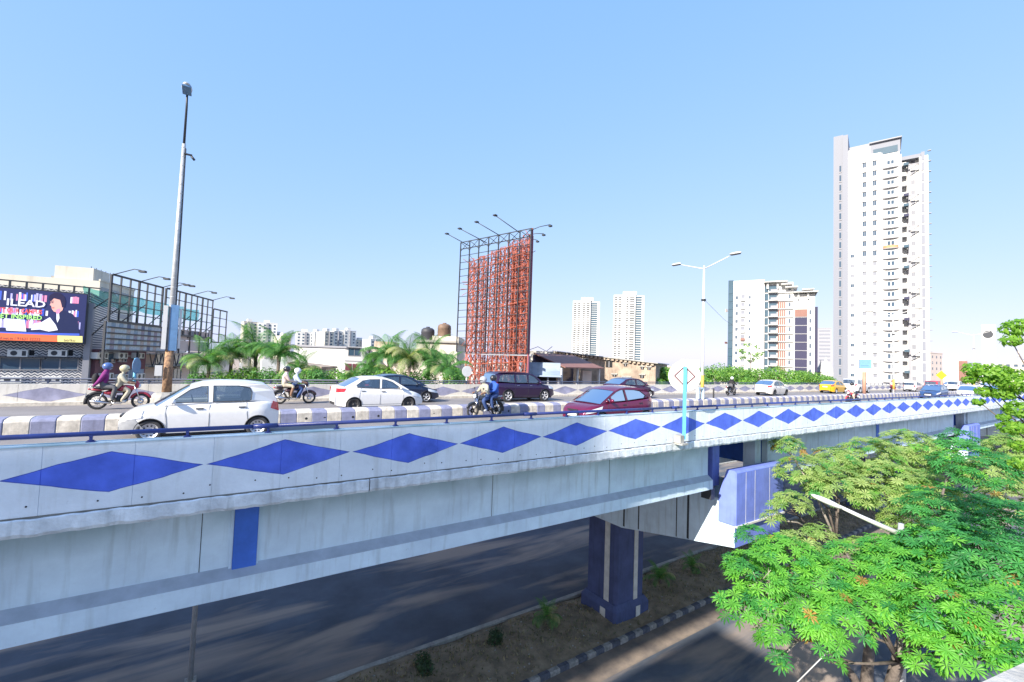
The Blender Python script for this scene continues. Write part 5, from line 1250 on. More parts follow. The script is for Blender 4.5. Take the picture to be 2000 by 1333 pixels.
t, L_, A, B = frame_at(1012, 48, 1095, 48, 'blue_shed', 'weathered pale blue concrete shed front behind the purple people carrier', 'shed')
z1, z0 = topz(1050,708,A), topz(1050,733,A)
bbx('fascia', 'bluewall', t, 0, L_, 0, .3, z0, z1); bbx('slab', 'bluewall', t, -.1, L_+.1, -.4, 5, z0-.15, z0); bbx('back_wall', 'dark', t, .1, L_-.1, 3, 3.2, GZ, z0-.15)
for q in (.02,.45,.72,.97): blk('post', 'greylight', t, (L_*q, .2, (z0+GZ)/2-.08), (.18,.18,z0-GZ-.16))
t, L_, A, B = frame_at(1096, 50, 1172, 56, 'open_shed', 'dark open shed with terracotta eave and white posts beside the warehouse', 'shed')
z1 = topz(1096,719,A)
b = MB(); b.prism([(-.6,z1),(4,z1+1.5),(4,z1+1.62),(-.6,z1+.12)], 0, L_, 'x'); b.build('roof_sheet', M_['louvre'], t); bbx('back_wall', 'violet_glass', t, 0, L_, 3.9, 4.1, GZ, z1+1.4)
for q in (.02,.40,.98): blk('post', 'white', t, (L_*q, 0, (z1+GZ)/2), (.2,.2,z1-GZ))
bbx('side_panel', 'pinkwall', t, L_*.72, L_*.97, 1, 1.2, GZ, z1-.3)

# ---- twin residential towers
for k, (a, m1, m2, c, py, lbl) in enumerate(((1116,1137,1151,1169,587,'left one of the two slender white residential towers'),(1196,1222,1239,1256,575,'right one of the two slender white residential towers'))):
    D = 700; A = atD(a,700,D); C_w = atD(c,700,D); t, L_, _, _ = frame_at(a, D, c, D, 'residential_tower', lbl, 'tower', 'twin residential towers')
    zt = topz(a, py, A); s = L_/(c-a)
    bbx('left_wing', 'white', t, 0, (m1-a)*s, 2, 30, GZ, zt); bbx('middle_bay', 'white', t, (m1-a-4)*s, (m2-a)*s, 0, 28, GZ, zt+2.5); bbx('right_wing', 'white', t, (m2-a)*s+.1, L_, 3, 30, GZ, zt-1)
    bbx('crown', 'white', t, L_*.3, L_*.75, 5, 20, zt, zt+6); 
    n = 30; fh = (zt-GZ-14)/n
    for i in range(n):
        z = zt-3-i*fh
        for q0, q1, y_ in ((2,7,2),(10,15,2),(m1-a-1,m1-a+3,0),(m1-a+6,m2-a-2,0)): bbx('window', 'poledark', t, q0*s, q1*s, y_-.25, y_+.02, z-fh*.46, z)
        bbx('balcony', 'blueglass', t, (m2-a+1)*s, (c-a-5)*s, 2.4, 3.02, z-fh*.62, z)
# ---- office and apartment block
K = dict(D=165.0); kpx = FPX/K['D']
t, L_, A, B = frame_at(1421, 165, 1598, 165, 'apartment_block', 'white apartment block with teal glass edge and terracotta louvres left of the tall tower', 'building')
S_ = L_/(1598-1421); X_f = lambda px: (px-1421)*S_
def Zf(py): return topz(1500, py-3, A)
zt = Zf(548)
bbx('glass_edge', 'blueglass', t, 0, X_f(1431.5), -.3, 12, GZ, zt)
bbx('wall', 'white', t, X_f(1431.6), X_f(1496), 0, 14, GZ, zt-.3)
bbx('core', 'white', t, X_f(1496), X_f(1552), 1.2, 14, GZ, Zf(556)); bbx('end_wing', 'white', t, X_f(1552), X_f(1592), .9, 14, GZ, Zf(580)); bbx('dark_edge', 'violet_glass', t, X_f(1592.1), L_, 2.2, 14, GZ, Zf(604))
nfl = 12; fh = 3.0
for i in range(nfl):
    z = Zf(556)-1.0-i*fh
    bbx('glass_panel', 'blueglass', t, .05, X_f(1431), -.42, -.3, z-2.6, z-.2)
    if i > 0:
        window(t, X_f(1439), z-1.2, .9, 1.3, sill=False); window(t, X_f(1466), z-1.2, .7, 1.1, sill=False)
        bbx('balcony_recess', 'greywall', t, X_f(1448), X_f(1456), -.06, .02, z-2.2, z-.1); bbx('balcony_front', 'white' if i != 6 else 'louvre', t, X_f(1447.5), X_f(1456.5), -.7, -.06, z-2.5, z-1.6)
    # teal balcony stack
    bbx('glazing', 'blueglass', t, X_f(1496.5), X_f(1520), .9, 1.19, z-2.4, z)
    bbx('balcony_slab', 'white', t, X_f(1503), X_f(1522), -.6, .9, z-2.75, z-2.5); bbx('balcony_rail', 'glasswhite' if False else 'greylight', t, X_f(1508), X_f(1522), -.6, -.5, z-2.5, z-1.6)
    bbx('mullion', 'white', t, X_f(1503.4), X_f(1504.6), .6, .9, z-2.5, z)
    if i > 1 or True:
        for q in range(4): bbx('louvre', 'louvre', t, X_f(1522.5+q*3.9), X_f(1525+q*3.9), .75, 1.1, z-2.6, z-.15) if i > 1 else None
        bbx('floor_band', 'white', t, X_f(1520), X_f(1552), .6, 1.2, z-2.9, z-2.65)
        window(t, X_f(1545), z-1.2, .7, 1.6, y=1.2, sill=False)
    if i > 2:
        z2 = z
        bbx('glazing', 'violet_glass' if i > 3 else 'louvre', t, X_f(1555), X_f(1578), .6, .89, z2-2.75, z2-.1); bbx('floor_band', 'greylight', t, X_f(1555), X_f(1578), .5, .6, z2-2.95, z2-2.8)
        window(t, X_f(1584), z2-1.2, .7, 1.6, y=.9, sill=False)
for (a, c, py, y0) in ((1494,1541,556,-1.2),(1528,1550,562,-1.5),(1536,1560,568,-1.6),(1552,1597,578,-1.4),(1568,1590,573,-1.0)): bbx('roof_slab', 'white', t, X_f(a), X_f(c), y0, 10, Zf(py), Zf(py)+.3)
for (a, c, py) in ((1500,1504,556),(1520,1523,556),(1560,1563,578),(1578,1581,578)): bbx('roof_post', 'white', t, X_f(a), X_f(c), 0, .6, Zf(py+12), Zf(py))
t2 = thing('balcony_flags', 'two small reddish signs projecting left of the apartment block', 'sign', (A.x,A.y,0), 0)
bbx('board', 'pinkwall', t2, -1.6, -.4, 0, .2, Zf(612), Zf(606)); bbx('board', 'louvre', t2, -1.8, -.3, 0, .2, Zf(676), Zf(672))
bbx('bracket', 'greylight', t2, -.4, .3, 0, .2, Zf(610), Zf(609)); bbx('bracket', 'greylight', t2, -.4, .3, 0, .2, Zf(675), Zf(674))
# ---- the tall tower
D = 145.0; t, L_, A, B = frame_at(1627, D, 1816, D, 'tall_tower', 'tall white residential tower with a grey side slab and a stack of curved balconies', 'tower')
s = L_/(1816-1627); X_f = lambda px: (px-1627)*s
def Zt(px, py): return topz(px, py, A+(B-A)*((px-1627)/189))
ztop_ = Zt(1650, 262)
bbx('grey_slab', 'greywall', t, 0, X_f(1648), .4, 16, GZ, ztop_); bbx('grey_return', 'greywall', t, X_f(1648.05), X_f(1659), -.6, 16, GZ, Zt(1650,266))
bbx('lift_core', 'greylight', t, X_f(1659), X_f(1736), 9, 20, GZ, Zt(1700,259))
bbx('white_wall', 'white', t, X_f(1659.1), X_f(1705), 0, 12, GZ, Zt(1690,288)); bbx('white_bay', 'white', t, X_f(1705.1), X_f(1727), -.9, 12, GZ, Zt(1710,302))
bbx('penthouse', 'greywall', t, X_f(1704), X_f(1765), 1.8, 12, Zt(1710,302), Zt(1710,276)); bbx('penthouse_glass', 'blueglass', t, X_f(1711), X_f(1760), 1.6, 1.79, Zt(1720,299), Zt(1720,286)); bbx('penthouse_slab', 'greylight', t, X_f(1703), X_f(1768), 1.0, 12, Zt(1710,276), Zt(1710,274))
bbx('balcony_back', 'white', t, X_f(1727.1), X_f(1763), .6, 12, GZ, Zt(1745,297)); bbx('pilaster', 'greylight', t, X_f(1726.8), X_f(1730), -1.0, .6, GZ, Zt(1728,300)); bbx('pilaster', 'greylight', t, X_f(1761), X_f(1767), -.9, .6, GZ, Zt(1764,302))
bbx('recess_wall', 'white', t, X_f(1767), X_f(1800), 3.2, 14, GZ, Zt(1785,304)); bbx('recess_strip', 'greylight', t, X_f(1778), X_f(1784), 2.6, 3.2, GZ, Zt(1785,306)); bbx('right_wing', 'white', t, X_f(1799.5), L_, .2, 14, GZ, Zt(1808,303)); bbx('roof_frame', 'greywall', t, X_f(1767), X_f(1808), 1.0, 12, Zt(1790,306), Zt(1790,299))
fh = 20.05*D/FPX; z1 = Zt(1745, 316)
bal = MB(); n = 12; rr_ = (X_f(1760)-X_f(1730.5))/2
def arc(r, z): return [(r*cos(pi+pi*k/n), r*.42*sin(pi+pi*k/n), z) for k in range(n+1)]
vs = arc(rr_,0)+arc(rr_,.85); bal.add(vs, [list(range(n+1)), list(range(2*n+1, n, -1))]+[(k, k+n+1, k+n+2, k+1) for k in range(n)], False)
bal_me = bal.mesh('balcony'); bal_me.materials.append(M_['white'])
sl_ = MB(); vs = arc(rr_*1.04,-.22)+arc(rr_*1.04,-.01); sl_.add(vs, [list(range(n+1)), list(range(2*n+1, n, -1))]+[(k, k+n+1, k+n+2, k+1) for k in range(n)], False)
sl_me = sl_.mesh('balcony_slab'); sl_me.materials.append(M_['greylight'])
bo = bal_me.copy(); bo.materials[0] = mat('orange_balcony', (.62,.30,.16), .8, var=.2, scale=2)
for i in range(22):
    z = z1-i*fh
    xc = (X_f(1760)+X_f(1730.5))/2
    o = obj('balcony', bo if i == 8 else bal_me, t, (xc, .58, z-1.55)); obj('balcony_slab', sl_me, o, (0,0,0))
    bbx('balcony_door', 'win', t, X_f(1739), X_f(1744.5), .5, .62, z-1.6, z+.75); bbx('balcony_door', 'win', t, X_f(1746.5), X_f(1752), .5, .62, z-1.6, z+.75)
    window(t, X_f(1714), z+.25, 1.0, 1.6 if i < 10 else 1.2, y=-.9, frame='wframe', glass='win' if i < 10 else 'greywall', sill=True)
    window(t, X_f(1693), z+.6, 1.0, 1.6 if i < 10 else 1.2, y=0, frame='wframe', glass='win' if i < 10 else 'greywall', sill=True)
    bbx('slit_window', 'win', t, X_f(1640), X_f(1644), .28, .42, z+.2, z+2.2); bbx('slit_frame', 'greylight', t, X_f(1639), X_f(1645), .22, .4, z-.2, z+.1)
    bbx('corner_slab', 'greylight', t, X_f(1767.3), X_f(1777), 1.0+(.6 if i % 2 else 0), 3.2, z-1.7, z-1.45); bbx('corner_rail', 'white', t, X_f(1767.3), X_f(1776), .9, 1.0, z-1.45, z-.6)
    if i % 5 in (0,3) or i == 4: bbx('dark_balcony', 'violet_glass' if i % 2 else 'blueglass', t, X_f(1770), X_f(1780), .0, 1.9, z-1.9, z-1.1)
    if i % 3 == 0: 
        bbx('beam', 'greylight', t, X_f(1780), X_f(1800), .6, .9, z-1.9, z-1.6); b = MB(); b.bar((X_f(1784),.75,z-3.2),(X_f(1799),.75,z-1.9),.25); b.build('brace', M_['greylight'], t)
    window(t, X_f(1789), z-.2, 1.0, 1.4, y=3.2, sill=False, frame='wframe', glass='greywall')
    bbx('panel', 'greywall', t, X_f(1803), X_f(1809.5), .05, .21, z-1.3, z+1.4); bbx('ledge', 'wframe', t, L_-.1, L_+.7, .4, 1.2, z+1.5, z+1.7)
    if i > 8: window(t, X_f(1668), z+.2, 1.0, 1.1, y=0, sill=False, frame='wframe', glass='greywall' if i % 3 else 'win')
b = MB(); b.tube([(X_f(1682),-.08,GZ),(X_f(1682),-.08,Zt(1682,500))], .09, 6); b.build('drainpipe', M_['louvre'], t)
b = MB(); b.tube([(X_f(1671),-.08,Zt(1671,490)),(X_f(1671),-.08,Zt(1671,296))], .09, 6); b.build('drainpipe', M_['wframe'], t)
# ---- lesser buildings right
t, L_, zt = simple_block(1597, 420, 1624, 420, 642, 20, 'grey_block', 'pale grey office block glimpsed between apartment block and tall tower', 'greylight')
for i in range(9): bbx('window_band', 'greywall', t, 1, L_-1, -.1, .02, zt-3-i*3.4, zt-1.6-i*3.4)
for px, py, lbl in ((1603,706,'left white tent cone before the tall tower'),(1613,698,'middle and largest white tent cone before the tall tower'),(1621,708,'right white tent cone before the tall tower')):
    P = atD(px, 715, 170); z0_ = topz(px, 727, P); z1_ = topz(px, py, P); c_ = thing('tent', lbl, 'tent', (P.x,P.y,z0_), .3, 'white tent cones')
    h = z1_-z0_; b = MB(); b.lathe([(h*.62,0),(h*.34,h*.25),(h*.14,h*.6),(.05,h)], (0,0,0), 'z', 8, False); b.build('canopy', M_['white'], c_); b = MB(); b.tube([(0,0,GZ-z0_),(0,0,h+.4)], .1, 5); b.build('pole', M_['pole'], c_); b = MB(); b.bb(-h*.5,h*.5,-h*.5,h*.5,-1.5,-.02); b.build('valance', M_['white'], c_)
t, L_, zt = simple_block(1918, 260, 1945, 260, 637, 10, 'clock_tower', 'slender white tower with a round black emblem near its top at the far right', 'tower', cat='tower') if False else simple_block(1918, 260, 1945, 260, 637, 10, 'emblem_tower', 'slender white tower with a round black emblem near its top at the far right', 'white', cat='tower')
b = MB(); b.lathe([(0,-.3),(2.1,-.3),(2.1,-.05),(0,-.05)], (L_*.46,0,zt-5), 'y', 24, False); b.build('emblem', M_['poledark'], t)
for i in range(9):
    for q in range(4): bbx('window', 'greylight', t, L_*(.12+.22*q)+(.4 if i % 2 else 0), L_*(.12+.22*q)+.8+(.4 if i % 2 else 0), -.1, .03, zt-10-i*2.1, zt-9.5-i*2.1)
t, L_, zt = simple_block(1817, 230, 1841, 235, 690, 14, 'pink_block', 'small pale pink block right of the foot of the tall tower', 'pinkwall')
rows(t, L_, zt, 4, 3, 1.1, 1.3, 3.0, sill=False)
t, L_, zt = simple_block(1842, 260, 1885, 260, 703, 14, 'white_hall', 'low long white hall far right behind the street signs', 'white'); bbx('brown_front', 'louvre', t, L_*.7, L_*1.1, -.3, 0, GZ, zt-.5)
t, L_, zt = simple_block(1946, 200, 2040, 200, 706, 14, 'white_hall', 'low pale building at the right edge behind the branches', 'cream_wall'); rows(t, L_, zt, 2, 6, 1.2, 1.2, 3.2, sill=False)
t, L_, zt = simple_block(1330, 520, 1366, 520, 703, 16, 'flat_roof_hall', 'distant flat roofed white pavilion on thin columns right of the round sign', 'white', z0=0)
for q in range(6): bbx('column', 'greywall', t, L_*q/6+.5, L_*q/6+1.3, -.3, 0, -4, zt-3.5)
# skyline of low far houses, too small and many to tell apart
random.seed(8); cb2 = MB().mat(M_['white']); 
for k in range(900):
    px = random.uniform(-300, 2300); D = random.uniform(260, 1500); P = atD(px, 700, D); h = random.uniform(4, 12.5 if D < 700 else 16); w_ = random.uniform(6,16)
    cb2.mat(M_[random.choice(('white','cream_wall','pinkwall','greylight','white'))]); cb2.box((P.x,P.y,GZ+h/2), (w_,random.uniform(6,14),h), None)
    if random.random() < .4: cb2.box((P.x,P.y,GZ+h+1), (w_*.3,3,2))
tag(cb2.build('distant_city', None), 'low pale rooftops of the distant city along the horizon', 'city', kind='stuff')
# ---- unseen block added behind viewpoint to shade the lower road and near parapet
bk = thing('added_shade_block', 'plain unseen block with a rooftop panel added behind the viewpoint to cast shade', 'building', (-78.5,-9,0))
bbx('wall', 'white', bk, 0, 40, 0, 4, GZ, 26.7); bbx('roof_slab', 'conc', bk, -.3, 40.3, -.3, 4.1, 26.7, 27.0)  # wall and roof of the added shade block
for i in range(8):
    for j in range(10): window(bk, 2+j*4, GZ+4+i*4.5, 1.8, 1.6, y=4.02).rotation_euler.z = pi  # windows of the added shade block
for q in (1, 8, 16, 24.5): blk('shade_panel_post', 'poledark', bk, (q+4, 3.6, 28.6), (.2,.2,3.0))
bbx('shade_panel', 'pinkwall', bk, 2, 39.8, 3.7, 3.9, 29.2, 31.2)  # added panel, placed only to shade the near parapet face
# ================================================================== PLANTS
rnd = random.Random(21)
def rv(): 
    while True:
        v = Vector((rnd.uniform(-1,1), rnd.uniform(-1,1), rnd.uniform(-1,1)))
        if .01 < v.length < 1: return v.normalized()
def rosette(b, c, nrm, r, n=10):
    nrm = nrm.normalized(); u = nrm.orthogonal().normalized(); v = nrm.cross(u); a0 = rnd.uniform(0, 6.28); vs = [c]; fs = []
    for k in range(n):
        a = a0+2*pi*k/n+rnd.uniform(-.1,.1); d = u*cos(a)+v*sin(a); s = nrm.cross(d); L = r*rnd.uniform(.82,1.1); w = L*.125
        up = rnd.uniform(.02,.22)
        m = c+d*L*.62+nrm*L*up; tip = c+d*L+nrm*(L*up*.5)-Vector((0,0,L*.10)); q = len(vs)
        vs += [m+s*w-nrm*w*.3, m-s*w-nrm*w*.3, tip, m+nrm*w*.15]; fs += [(0,q,q+3),(0,q+3,q+1),(q,q+2,q+3),(q+3,q+2,q+1)]
    b.add(vs, fs, False)
LM = dict(a=leaf_mat('whorl_leaf', (.20,.50,.06), (.06,.30,.06), .45), b=leaf_mat('sunny_whorl_leaf', (.36,.46,.16), (.16,.32,.07), .4), c=leaf_mat('dark_whorl_leaf', (.08,.34,.08), (.03,.18,.05), .4), o=leaf_mat('withered_leaf', (.40,.22,.05), (.25,.16,.04)),  # b: sunlight on the far crown is put into a yellower leaf colour
    palm=leaf_mat('palm_leaf', (.14,.32,.08), (.04,.16,.04)), palmdry=leaf_mat('pale_palm_leaf', (.50,.50,.26), (.24,.34,.12)), bush=leaf_mat('bush_leaf', (.24,.42,.07), (.07,.22,.04)), tree=leaf_mat('broad_leaf', (.26,.46,.05), (.10,.27,.03), .5), scrub=leaf_mat('scrub_leaf', (.05,.10,.035), (.02,.05,.02), .2), dry=leaf_mat('dry_grass', (.34,.28,.16), (.09,.11,.05), .1))
M_['bark'] = mat('bark', (.16,.13,.11), .9, var=.4, scale=6, bump=.6); M_['bark_pale'] = mat('pale_bark', (.38,.34,.29), .9, var=.35, scale=6, bump=.5)
def whorl_tree(name, label, base, blobs, mats, rr, dens=1.0, singles=150, limbs=True):
    t = thing(name, label, 'tree', base); B0 = Vector(base)
    bl = [(atD(px,py,D)-B0, R, m) for px, py, D, R, m in blobs]
    cen = sum((x[0] for x in bl), Vector())/len(bl); fork = Vector((cen.x*.3, cen.y*.3, cen.z*.34))
    b = MB(); b.tube([(0,0,0), (fork.x*.4, fork.y*.4, fork.z*.5), fork], [.26,.2,.17], 10); b.build('trunk', M_['bark'], t)
    hubs = {}
    for c, R, m in bl: hubs.setdefault(int((atan2(c.y-fork.y, c.x-fork.x)+pi)/(pi/2.5)), []).append(c)
    hub = {}
    for k, cs in hubs.items():
        a_ = sum(cs, Vector())/len(cs); h_ = fork.lerp(a_, .55); h_.z = fork.z+(a_.z-fork.z)*.62; hub[k] = h_
        b = MB(); b.tube([fork, (fork+h_)/2+Vector((0,0,.25)), h_], [.15,.12,.09], 8); b.build('limb', M_['bark'], t)
    for i, (c, R, m) in enumerate(bl):
        h_ = hub[int((atan2(c.y-fork.y, c.x-fork.x)+pi)/(pi/2.5))]; c2 = c-Vector((0,0,R*.3))
        b = MB(); mid = (h_+c2)/2+Vector((rnd.uniform(-.3,.3),rnd.uniform(-.3,.3),rnd.uniform(-.2,.3))); b.tube([h_, mid, c2], [.06,.04,.02], 6)
        for _ in range(6): d = rv(); b.tube([mid.lerp(c2,rnd.uniform(.4,1)), c+Vector((d.x*R*.85,d.y*R*.85,d.z*R*.5))], [.022,.008], 4)
        b.build('limb', M_['bark_pale'] if i % 5 == 0 else M_['bark'], t)
    cm = CAM-B0; mbs = {}; near = []
    for c, R, m in bl:
        n = int(170*dens*R*R*.16/(rr*rr*4))
        n = int(dens*R*R*11.5/(rr*rr))
        for _ in range(n):
            d = rv(); 
            if d.z < -.55: continue
            k = rnd.uniform(.72,1.05)**.6; p = c+Vector((d.x*R*1.05, d.y*R*1.05, d.z*R*.72))*k
            nr = (d*.55+Vector((0,0,.85))+rv()*.38)
            near.append((((p-cm).length), p, nr, m))
    near.sort(key=lambda q: q[0])
    for i, (dd, p, nr, m) in enumerate(near):
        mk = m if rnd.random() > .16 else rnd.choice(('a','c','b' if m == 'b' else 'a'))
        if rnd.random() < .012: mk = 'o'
        r_ = rr*rnd.uniform(.75,1.2)
        if i % max(1, len(near)//(singles*3)) == 0 and i < len(near)*.5 and singles > 0:
            singles -= 1; b = MB(); rosette(b, Vector((0,0,0)), nr, r_, rnd.choice((10,11,12))); b.build('leaf_whorl', LM[mk], t, p); continue
        mbs.setdefault(mk, MB()); rosette(mbs[mk], p, nr, r_, rnd.choice((9,10,11)))
    for mk, b in mbs.items(): tag(b.build('foliage', LM[mk], t), kind='stuff')
    return t
A_ = atD(1735, 1300, 13.5)
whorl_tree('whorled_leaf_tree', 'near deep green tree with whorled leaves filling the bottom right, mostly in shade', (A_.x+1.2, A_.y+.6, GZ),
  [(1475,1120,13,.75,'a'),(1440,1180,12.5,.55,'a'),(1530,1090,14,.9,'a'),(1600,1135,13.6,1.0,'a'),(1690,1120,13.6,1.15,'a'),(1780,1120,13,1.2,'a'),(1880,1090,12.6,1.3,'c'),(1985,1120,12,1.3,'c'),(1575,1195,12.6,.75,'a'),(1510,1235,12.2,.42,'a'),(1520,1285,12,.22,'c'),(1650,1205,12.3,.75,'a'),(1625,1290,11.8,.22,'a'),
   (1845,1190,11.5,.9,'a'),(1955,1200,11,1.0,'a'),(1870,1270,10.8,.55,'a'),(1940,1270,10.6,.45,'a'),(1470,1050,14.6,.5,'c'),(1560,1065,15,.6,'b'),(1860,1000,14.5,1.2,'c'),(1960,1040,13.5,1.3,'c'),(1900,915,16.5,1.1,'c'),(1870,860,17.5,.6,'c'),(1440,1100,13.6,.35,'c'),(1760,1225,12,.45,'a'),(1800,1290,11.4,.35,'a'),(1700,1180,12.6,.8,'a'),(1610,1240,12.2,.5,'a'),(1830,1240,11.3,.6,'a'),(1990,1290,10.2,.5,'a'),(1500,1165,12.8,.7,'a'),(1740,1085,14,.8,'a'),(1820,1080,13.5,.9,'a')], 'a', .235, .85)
B_ = atD(1690, 1100, 18.5)
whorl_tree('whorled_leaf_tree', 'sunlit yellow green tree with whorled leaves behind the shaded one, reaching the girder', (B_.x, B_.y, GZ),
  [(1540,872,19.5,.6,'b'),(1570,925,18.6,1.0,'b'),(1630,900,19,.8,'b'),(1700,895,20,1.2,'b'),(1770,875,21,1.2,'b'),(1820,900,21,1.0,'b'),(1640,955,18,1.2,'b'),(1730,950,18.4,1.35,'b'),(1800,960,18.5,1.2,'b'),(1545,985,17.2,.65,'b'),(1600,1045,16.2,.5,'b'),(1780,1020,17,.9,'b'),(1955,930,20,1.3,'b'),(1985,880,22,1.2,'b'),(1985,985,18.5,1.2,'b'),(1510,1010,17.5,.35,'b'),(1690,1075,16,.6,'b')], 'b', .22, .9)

def leaf_cloud(b, c, R, n, sz, flat=.75, up=.3):
    for _ in range(n):
        d = rv(); k = rnd.uniform(.45,1.0)**.5; p = Vector(c)+Vector((d.x*R[0], d.y*R[1], d.z*R[2]))*k
        nr = (d+Vector((0,0,up))+rv()*.6).normalized(); u = nr.orthogonal().normalized(); v = nr.cross(u); a = rnd.uniform(0,6.28); e = u*cos(a)+v*sin(a); s = nr.cross(e); L = sz*rnd.uniform(.6,1.3)
        b.add([p-e*L*.5, p+s*L*.3-nr*L*.05, p+e*L*.5-Vector((0,0,L*.15)), p-s*L*.3-nr*L*.05], [(0,1,2),(0,2,3)], False)
# branch tree at the right edge
C0 = atD(2130, 780, 9.5)
t = thing('broad_leaf_tree', 'bright green leafy branches hanging in at the right edge above the flyover', 'tree', (C0.x, C0.y, GZ))
b = MB(); b.tube([(0,0,0),(.1,.1,6),(0,0,13.2)], [.22,.17,.08], 10); b.build('trunk', M_['bark'], t)
lb3 = MB(); cr = MB(); B0 = Vector((C0.x,C0.y,GZ))
for px, py, D, R in ((1990,640,9,.26),(1975,665,9,.16),(1905,722,9.6,.22),(1940,730,9.4,.32),(1985,745,9.2,.36),(1925,765,9.5,.16),(1960,770,9.3,.18),(1995,800,9,.26),(1975,835,9,.2),(1960,815,9.1,.1),(1893,742,9.6,.12),(1990,870,9,.14),(1998,905,9,.2),(1912,785,9.4,.10),(2040,700,9.2,.25),(2050,800,9,.3)):
    c = atD(px, py, D)-B0; leaf_cloud(cr, c, (R*1.15,R*1.15,R*.7), int(900*R*R*10/1.6)+30, .085)
    br = MB(); m0 = Vector((0,0,11.5+rnd.uniform(-1,1))); br.tube([m0, (m0+c)/2+Vector((0,0,.15)), c], [.035,.02,.008], 5); br.build('limb', M_['bark'], t)
tag(cr.build('foliage', LM['tree'], t), kind='stuff')

# palms beyond the far parapet
def frond_mesh(L, droop, m):
    b = MB(); pts = []; n = 11
    for i in range(n+1):
        s = i/n; ang = radians(62)-droop*s*s*1.25-s*.5; 
        pts.append(Vector((0,0,0)) if i == 0 else pts[-1]+Vector((cos(ang),0,sin(ang)))*(L/n))
    b.tube(pts, [.035*(1-.8*i/n) for i in range(n+1)], 4)
    for i in range(1, 34):
        s = i/34; k = s*n; j = min(int(k), n-1); p = pts[j].lerp(pts[j+1], k-j); d = (pts[j+1]-pts[j]).normalized(); ll = L*.30*sin(pi*min(1, s*.85+.18))
        for sg_ in (-1, 1):
            tip = p+Vector((d.x*ll*.5, sg_*ll*.75, d.z*ll*.4-ll*.42)); md = p.lerp(tip, .5)+Vector((0,0,ll*.12)); w = d*.016
            b.add([p-w, md-w*1.2, tip, md+w*1.2, p+w], [(0,1,3,4),(1,2,3)], False)
    me = b.mesh('frond'); me.materials.append(m); return me
fr = [frond_mesh(2.6, 1.3, LM['palm']), frond_mesh(2.3, 1.9, LM['palm']), frond_mesh(2.5, 1.6, LM['palmdry']), frond_mesh(2.7, .8, LM['palm'])]
def palm(P, z, sc, label, grp='feather palms beyond the far parapet', nf=28, base=GZ):
    t = thing('palm_tree', label, 'palm', (P[0], P[1], base), rnd.uniform(0, 6), grp)
    h = z-base; b = MB(); b.tube([(0,0,0),(.1,0,h*.5),(0,0,h)], [.16*sc,.13*sc,.12*sc], 8); b.lathe([(.13*sc,h-.5*sc),(.17*sc,h-.2*sc),(.06,h+.2*sc)], n=8); b.build('trunk', M_['bark'], t)
    for i in range(nf):
        k = 3 if i > nf-5 else rnd.choice((0,1,2,1,0)); o = obj('frond', fr[k], t, (0,0,h)); o.scale = (sc*rnd.uniform(.95,1.25),)*3
        o.rotation_euler = (rnd.uniform(-.25,.25), (-.45 if k == 3 else rnd.uniform(-.1,.75)), 2*pi*i*.382+rnd.uniform(-.2,.2))
for px, py, D, sc, lbl in ((408,712,36,1.0,'leftmost feather palm just right of the tall lamp'),(452,700,38,1.1,'palm between the leftmost one and the tallest of the left clump'),(500,690,39,1.15,'tallest palm of the left clump, above the white hatchback roof'),(545,695,37,1.05,'palm at the right side of the left clump above the two riders'),(585,728,36,.8,'low palm beside the hedge at the right end of the left clump'),
    (725,725,37,.75,'low palm at the left end of the right clump'),(760,700,38,1.05,'upright palm in the right clump left of the beige building'),(800,705,37,1.05,'palm in the middle of the right clump'),(838,705,39,1.15,'tallest palm of the right clump under the water tanks'),(872,728,36,.95,'palm at the right end of the right clump by the red hoarding'),(690,738,35,.5,'tiny palm rising from the hedge before the white shed')):
    P = atD(px, py, D); palm((P.x,P.y), P.z, sc, lbl)
for px, py, D, sc, lbl in ((1067,1196,0,.42,'small dark palm on the dirt strip left of the pier'),(1288,1118,0,.45,'small palm on the dirt strip just right of the pier'),(1350,1094,0,.4,'small palm on the dirt strip farther right under the flyover')):
    P = atZ(px, py+27, GZ+.1); palm((P.x,P.y), GZ+.55, sc, lbl, 'small palms on the dirt strip under the flyover', 13, GZ+.1)
def bush(P, R, n, sz, label, m='bush', grp=None, name='bush', z0=GZ):
    t = thing(name, label, 'bush', (P[0],P[1],z0), 0, grp); b = MB(); c = Vector((0,0,P[2]-z0))
    for _ in range(5):
        o_ = rv(); leaf_cloud(b, c+Vector((o_.x*R[0]*.45, o_.y*R[1]*.45, o_.z*R[2]*.3)), (R[0]*.7,R[1]*.7,R[2]*.75), n//5, sz)
    tag(b.build('foliage', LM[m], t), kind='stuff')
    b = MB()
    for _ in range(4): d = rv(); b.tube([(0,0,0), (c+Vector((d.x*R[0]*.5,d.y*R[1]*.5,0)))], [.08,.03], 5)
    tag(b.build('stems', M_['bark'], t), kind='stuff')
    return t
HB = 'hedge bushes beyond the far parapet'
HL = ['low hedge bush under the leftmost palm', 'hedge bush between the two leftmost palms', 'hedge bush left of the tallest left palm', 'hedge bush under the tallest left palm', 'hedge bush behind the two riders before the palms', 'hedge bush just right of the left palm clump', 'hedge bush before the left part of the white shed', 'hedge bush before the middle of the white shed', 'hedge bush under the maroon shutters', 'hedge bush at the left end of the right palm clump', 'hedge bush above the roof of the white sedan', 'hedge bush above the dark navy car', 'hedge bush under the water tanks', 'hedge bush at the right end of the right palm clump']
for i, px in enumerate((395,440,480,520,560,603,632,660,690,716,745,790,830,885)):
    P = atD(px, 742+rnd.uniform(-4,3), 36+rnd.uniform(-1,2)); bush((P.x,P.y,P.z), (1.35,1.1,1.05), 1300, .18, HL[i], 'bush' if i % 3 else 'palm', HB)
MB_ = 'green bushes beyond the far parapet on the right'
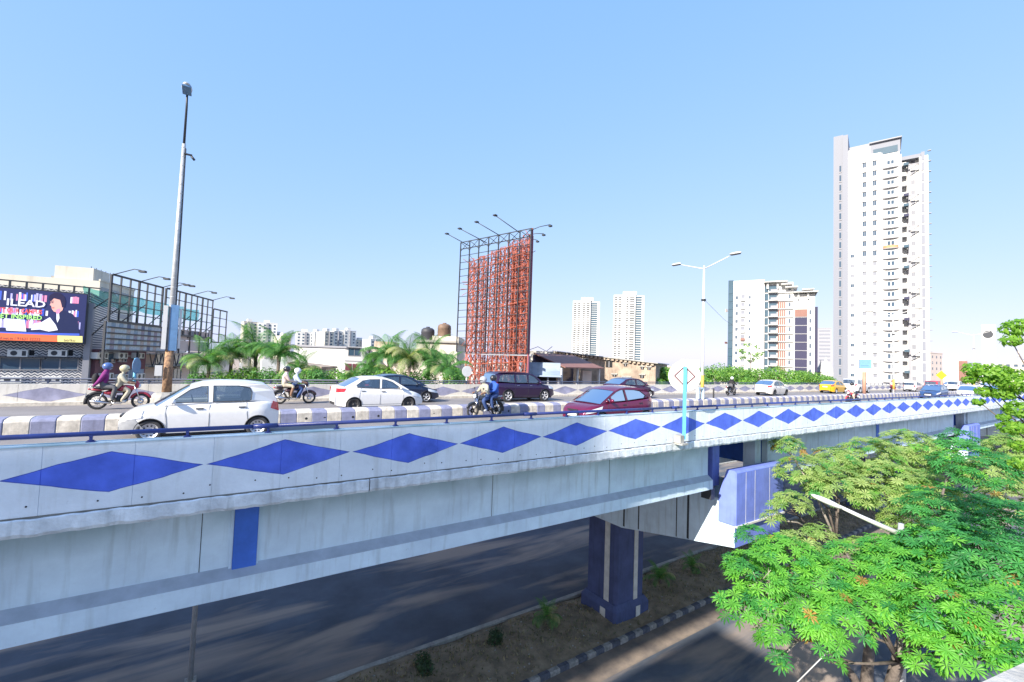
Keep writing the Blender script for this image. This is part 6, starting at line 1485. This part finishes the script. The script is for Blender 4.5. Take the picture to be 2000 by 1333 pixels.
BL = ['rounded green bush at the right end of the derelict warehouse','green bush partly behind the round sign','small low bush touching the warehouse end','green bush just right of the twin-arm lamp','green bush above the lone black rider','green bush below the teal glass edge of the apartment block','green bush under the sparse pale tree','green bush above the pale sedan with the yellow plate','green bush below the terracotta louvres','green bush below the right end of the apartment block','last low bush before the tall tower','low bush behind the foot of the twin-arm lamp','low front bush between the black rider and the pale sedan','low front bush right of the pale sedan']
for i, (px, py, D, R) in enumerate(((1296,728,62,2.0),(1320,738,60,1.6),(1283,745,58,1.2),(1385,728,70,2.6),(1415,724,74,2.8),(1450,726,76,3.0),(1485,728,78,3.0),(1520,730,80,3.0),(1555,733,82,2.8),(1585,736,86,2.6),(1610,740,90,2.2),(1372,742,66,1.5),(1470,742,70,2.0),(1540,745,74,2.0))):
    P = atD(px, py+4, D); bush((P.x,P.y,P.z), (R*1.1,R*.9,R*.62), 1500, .34, BL[i], 'bush', MB_ if i > 2 else 'bushes right of the derelict warehouse')
P = atD(1466, 690, 110); t = thing('slender_tree', 'small sparse pale green tree standing before the apartment block', 'tree', (P.x,P.y,GZ)); b = MB()
for _ in range(9): o_ = rv(); leaf_cloud(b, (o_.x*2.6, 0+o_.y*2, P.z-GZ+o_.z*2.2), (1.0,1.0,.6), 60, .42)
tag(b.build('foliage', LM['bush'], t), kind='stuff'); b = MB(); b.tube([(0,0,0),(0,0,P.z-GZ)], [.2,.06], 6)
for _ in range(6): o_ = rv(); b.tube([(0,0,P.z-GZ-2.5),(o_.x*2.4,o_.y*1.8,P.z-GZ+o_.z*2)], [.06,.02], 4)
b.build('trunk', M_['bark'], t)
# scrub on the dirt strip
for px, py, R, lbl in ((965,1262,.45,'dark shrub on the dirt strip, second from the bottom edge'),(832,1318,.5,'dark shrub on the dirt strip nearest the bottom edge'),(1235,1110,.3,'little shrub growing beside the pier')):
    P = atZ(px, py, GZ+.1); bush((P.x,P.y,GZ+.1+R), (R,R,R), 900, .10, lbl, 'scrub', None, 'shrub', GZ+.1)
gm = MB()
for _ in range(11000):
    x = rnd.uniform(4, 75); y = rnd.uniform(15.7, 19.3)
    if rnd.random() < .35 and 15.6 < y < 16.8: continue
    z = strip_fn((x+20)/160, (y-15.45)/4.05)[2]; h = rnd.uniform(.04,.16); a = rnd.uniform(0,6.28); w_ = .035
    gm.add([(x-w_*cos(a),y-w_*sin(a),z),(x+w_*cos(a),y+w_*sin(a),z),(x+rnd.uniform(-.08,.08),y+rnd.uniform(-.08,.08),z+h)], [(0,1,2)], False)
tag(gm.build('dry_grass', LM['dry']), 'dry grass tufts scattered over the dirt strip under the flyover', 'grass', kind='stuff')
pb_ = MB().mat(M_['conc'])
for _ in range(420):
    x = rnd.uniform(5, 60); y = rnd.uniform(15.6, 19.4); z = strip_fn((x+20)/160, (y-15.45)/4.05)[2]; r = rnd.uniform(.015,.06); pb_.ell((x,y,z), (r,r*.8,r*.6), 5, 3)
tag(pb_.build('rubble', None), 'pale pebbles and litter scattered on the dirt strip under the flyover', 'rubble', kind='stuff')

# slack service cables over the lower road beside the leafy tree
for pts, lbl in (((((1545,1345),12.5),((1640,1250),12.8),((1700,1185),13.2)),'thin pale cable slanting up into the leafy tree at the bottom'),):
    b = MB(); b.tube([atD(p[0],p[1],D) for p, D in pts], .02, 5); tag(b.build('cable', M_['pole']), lbl, 'cable')
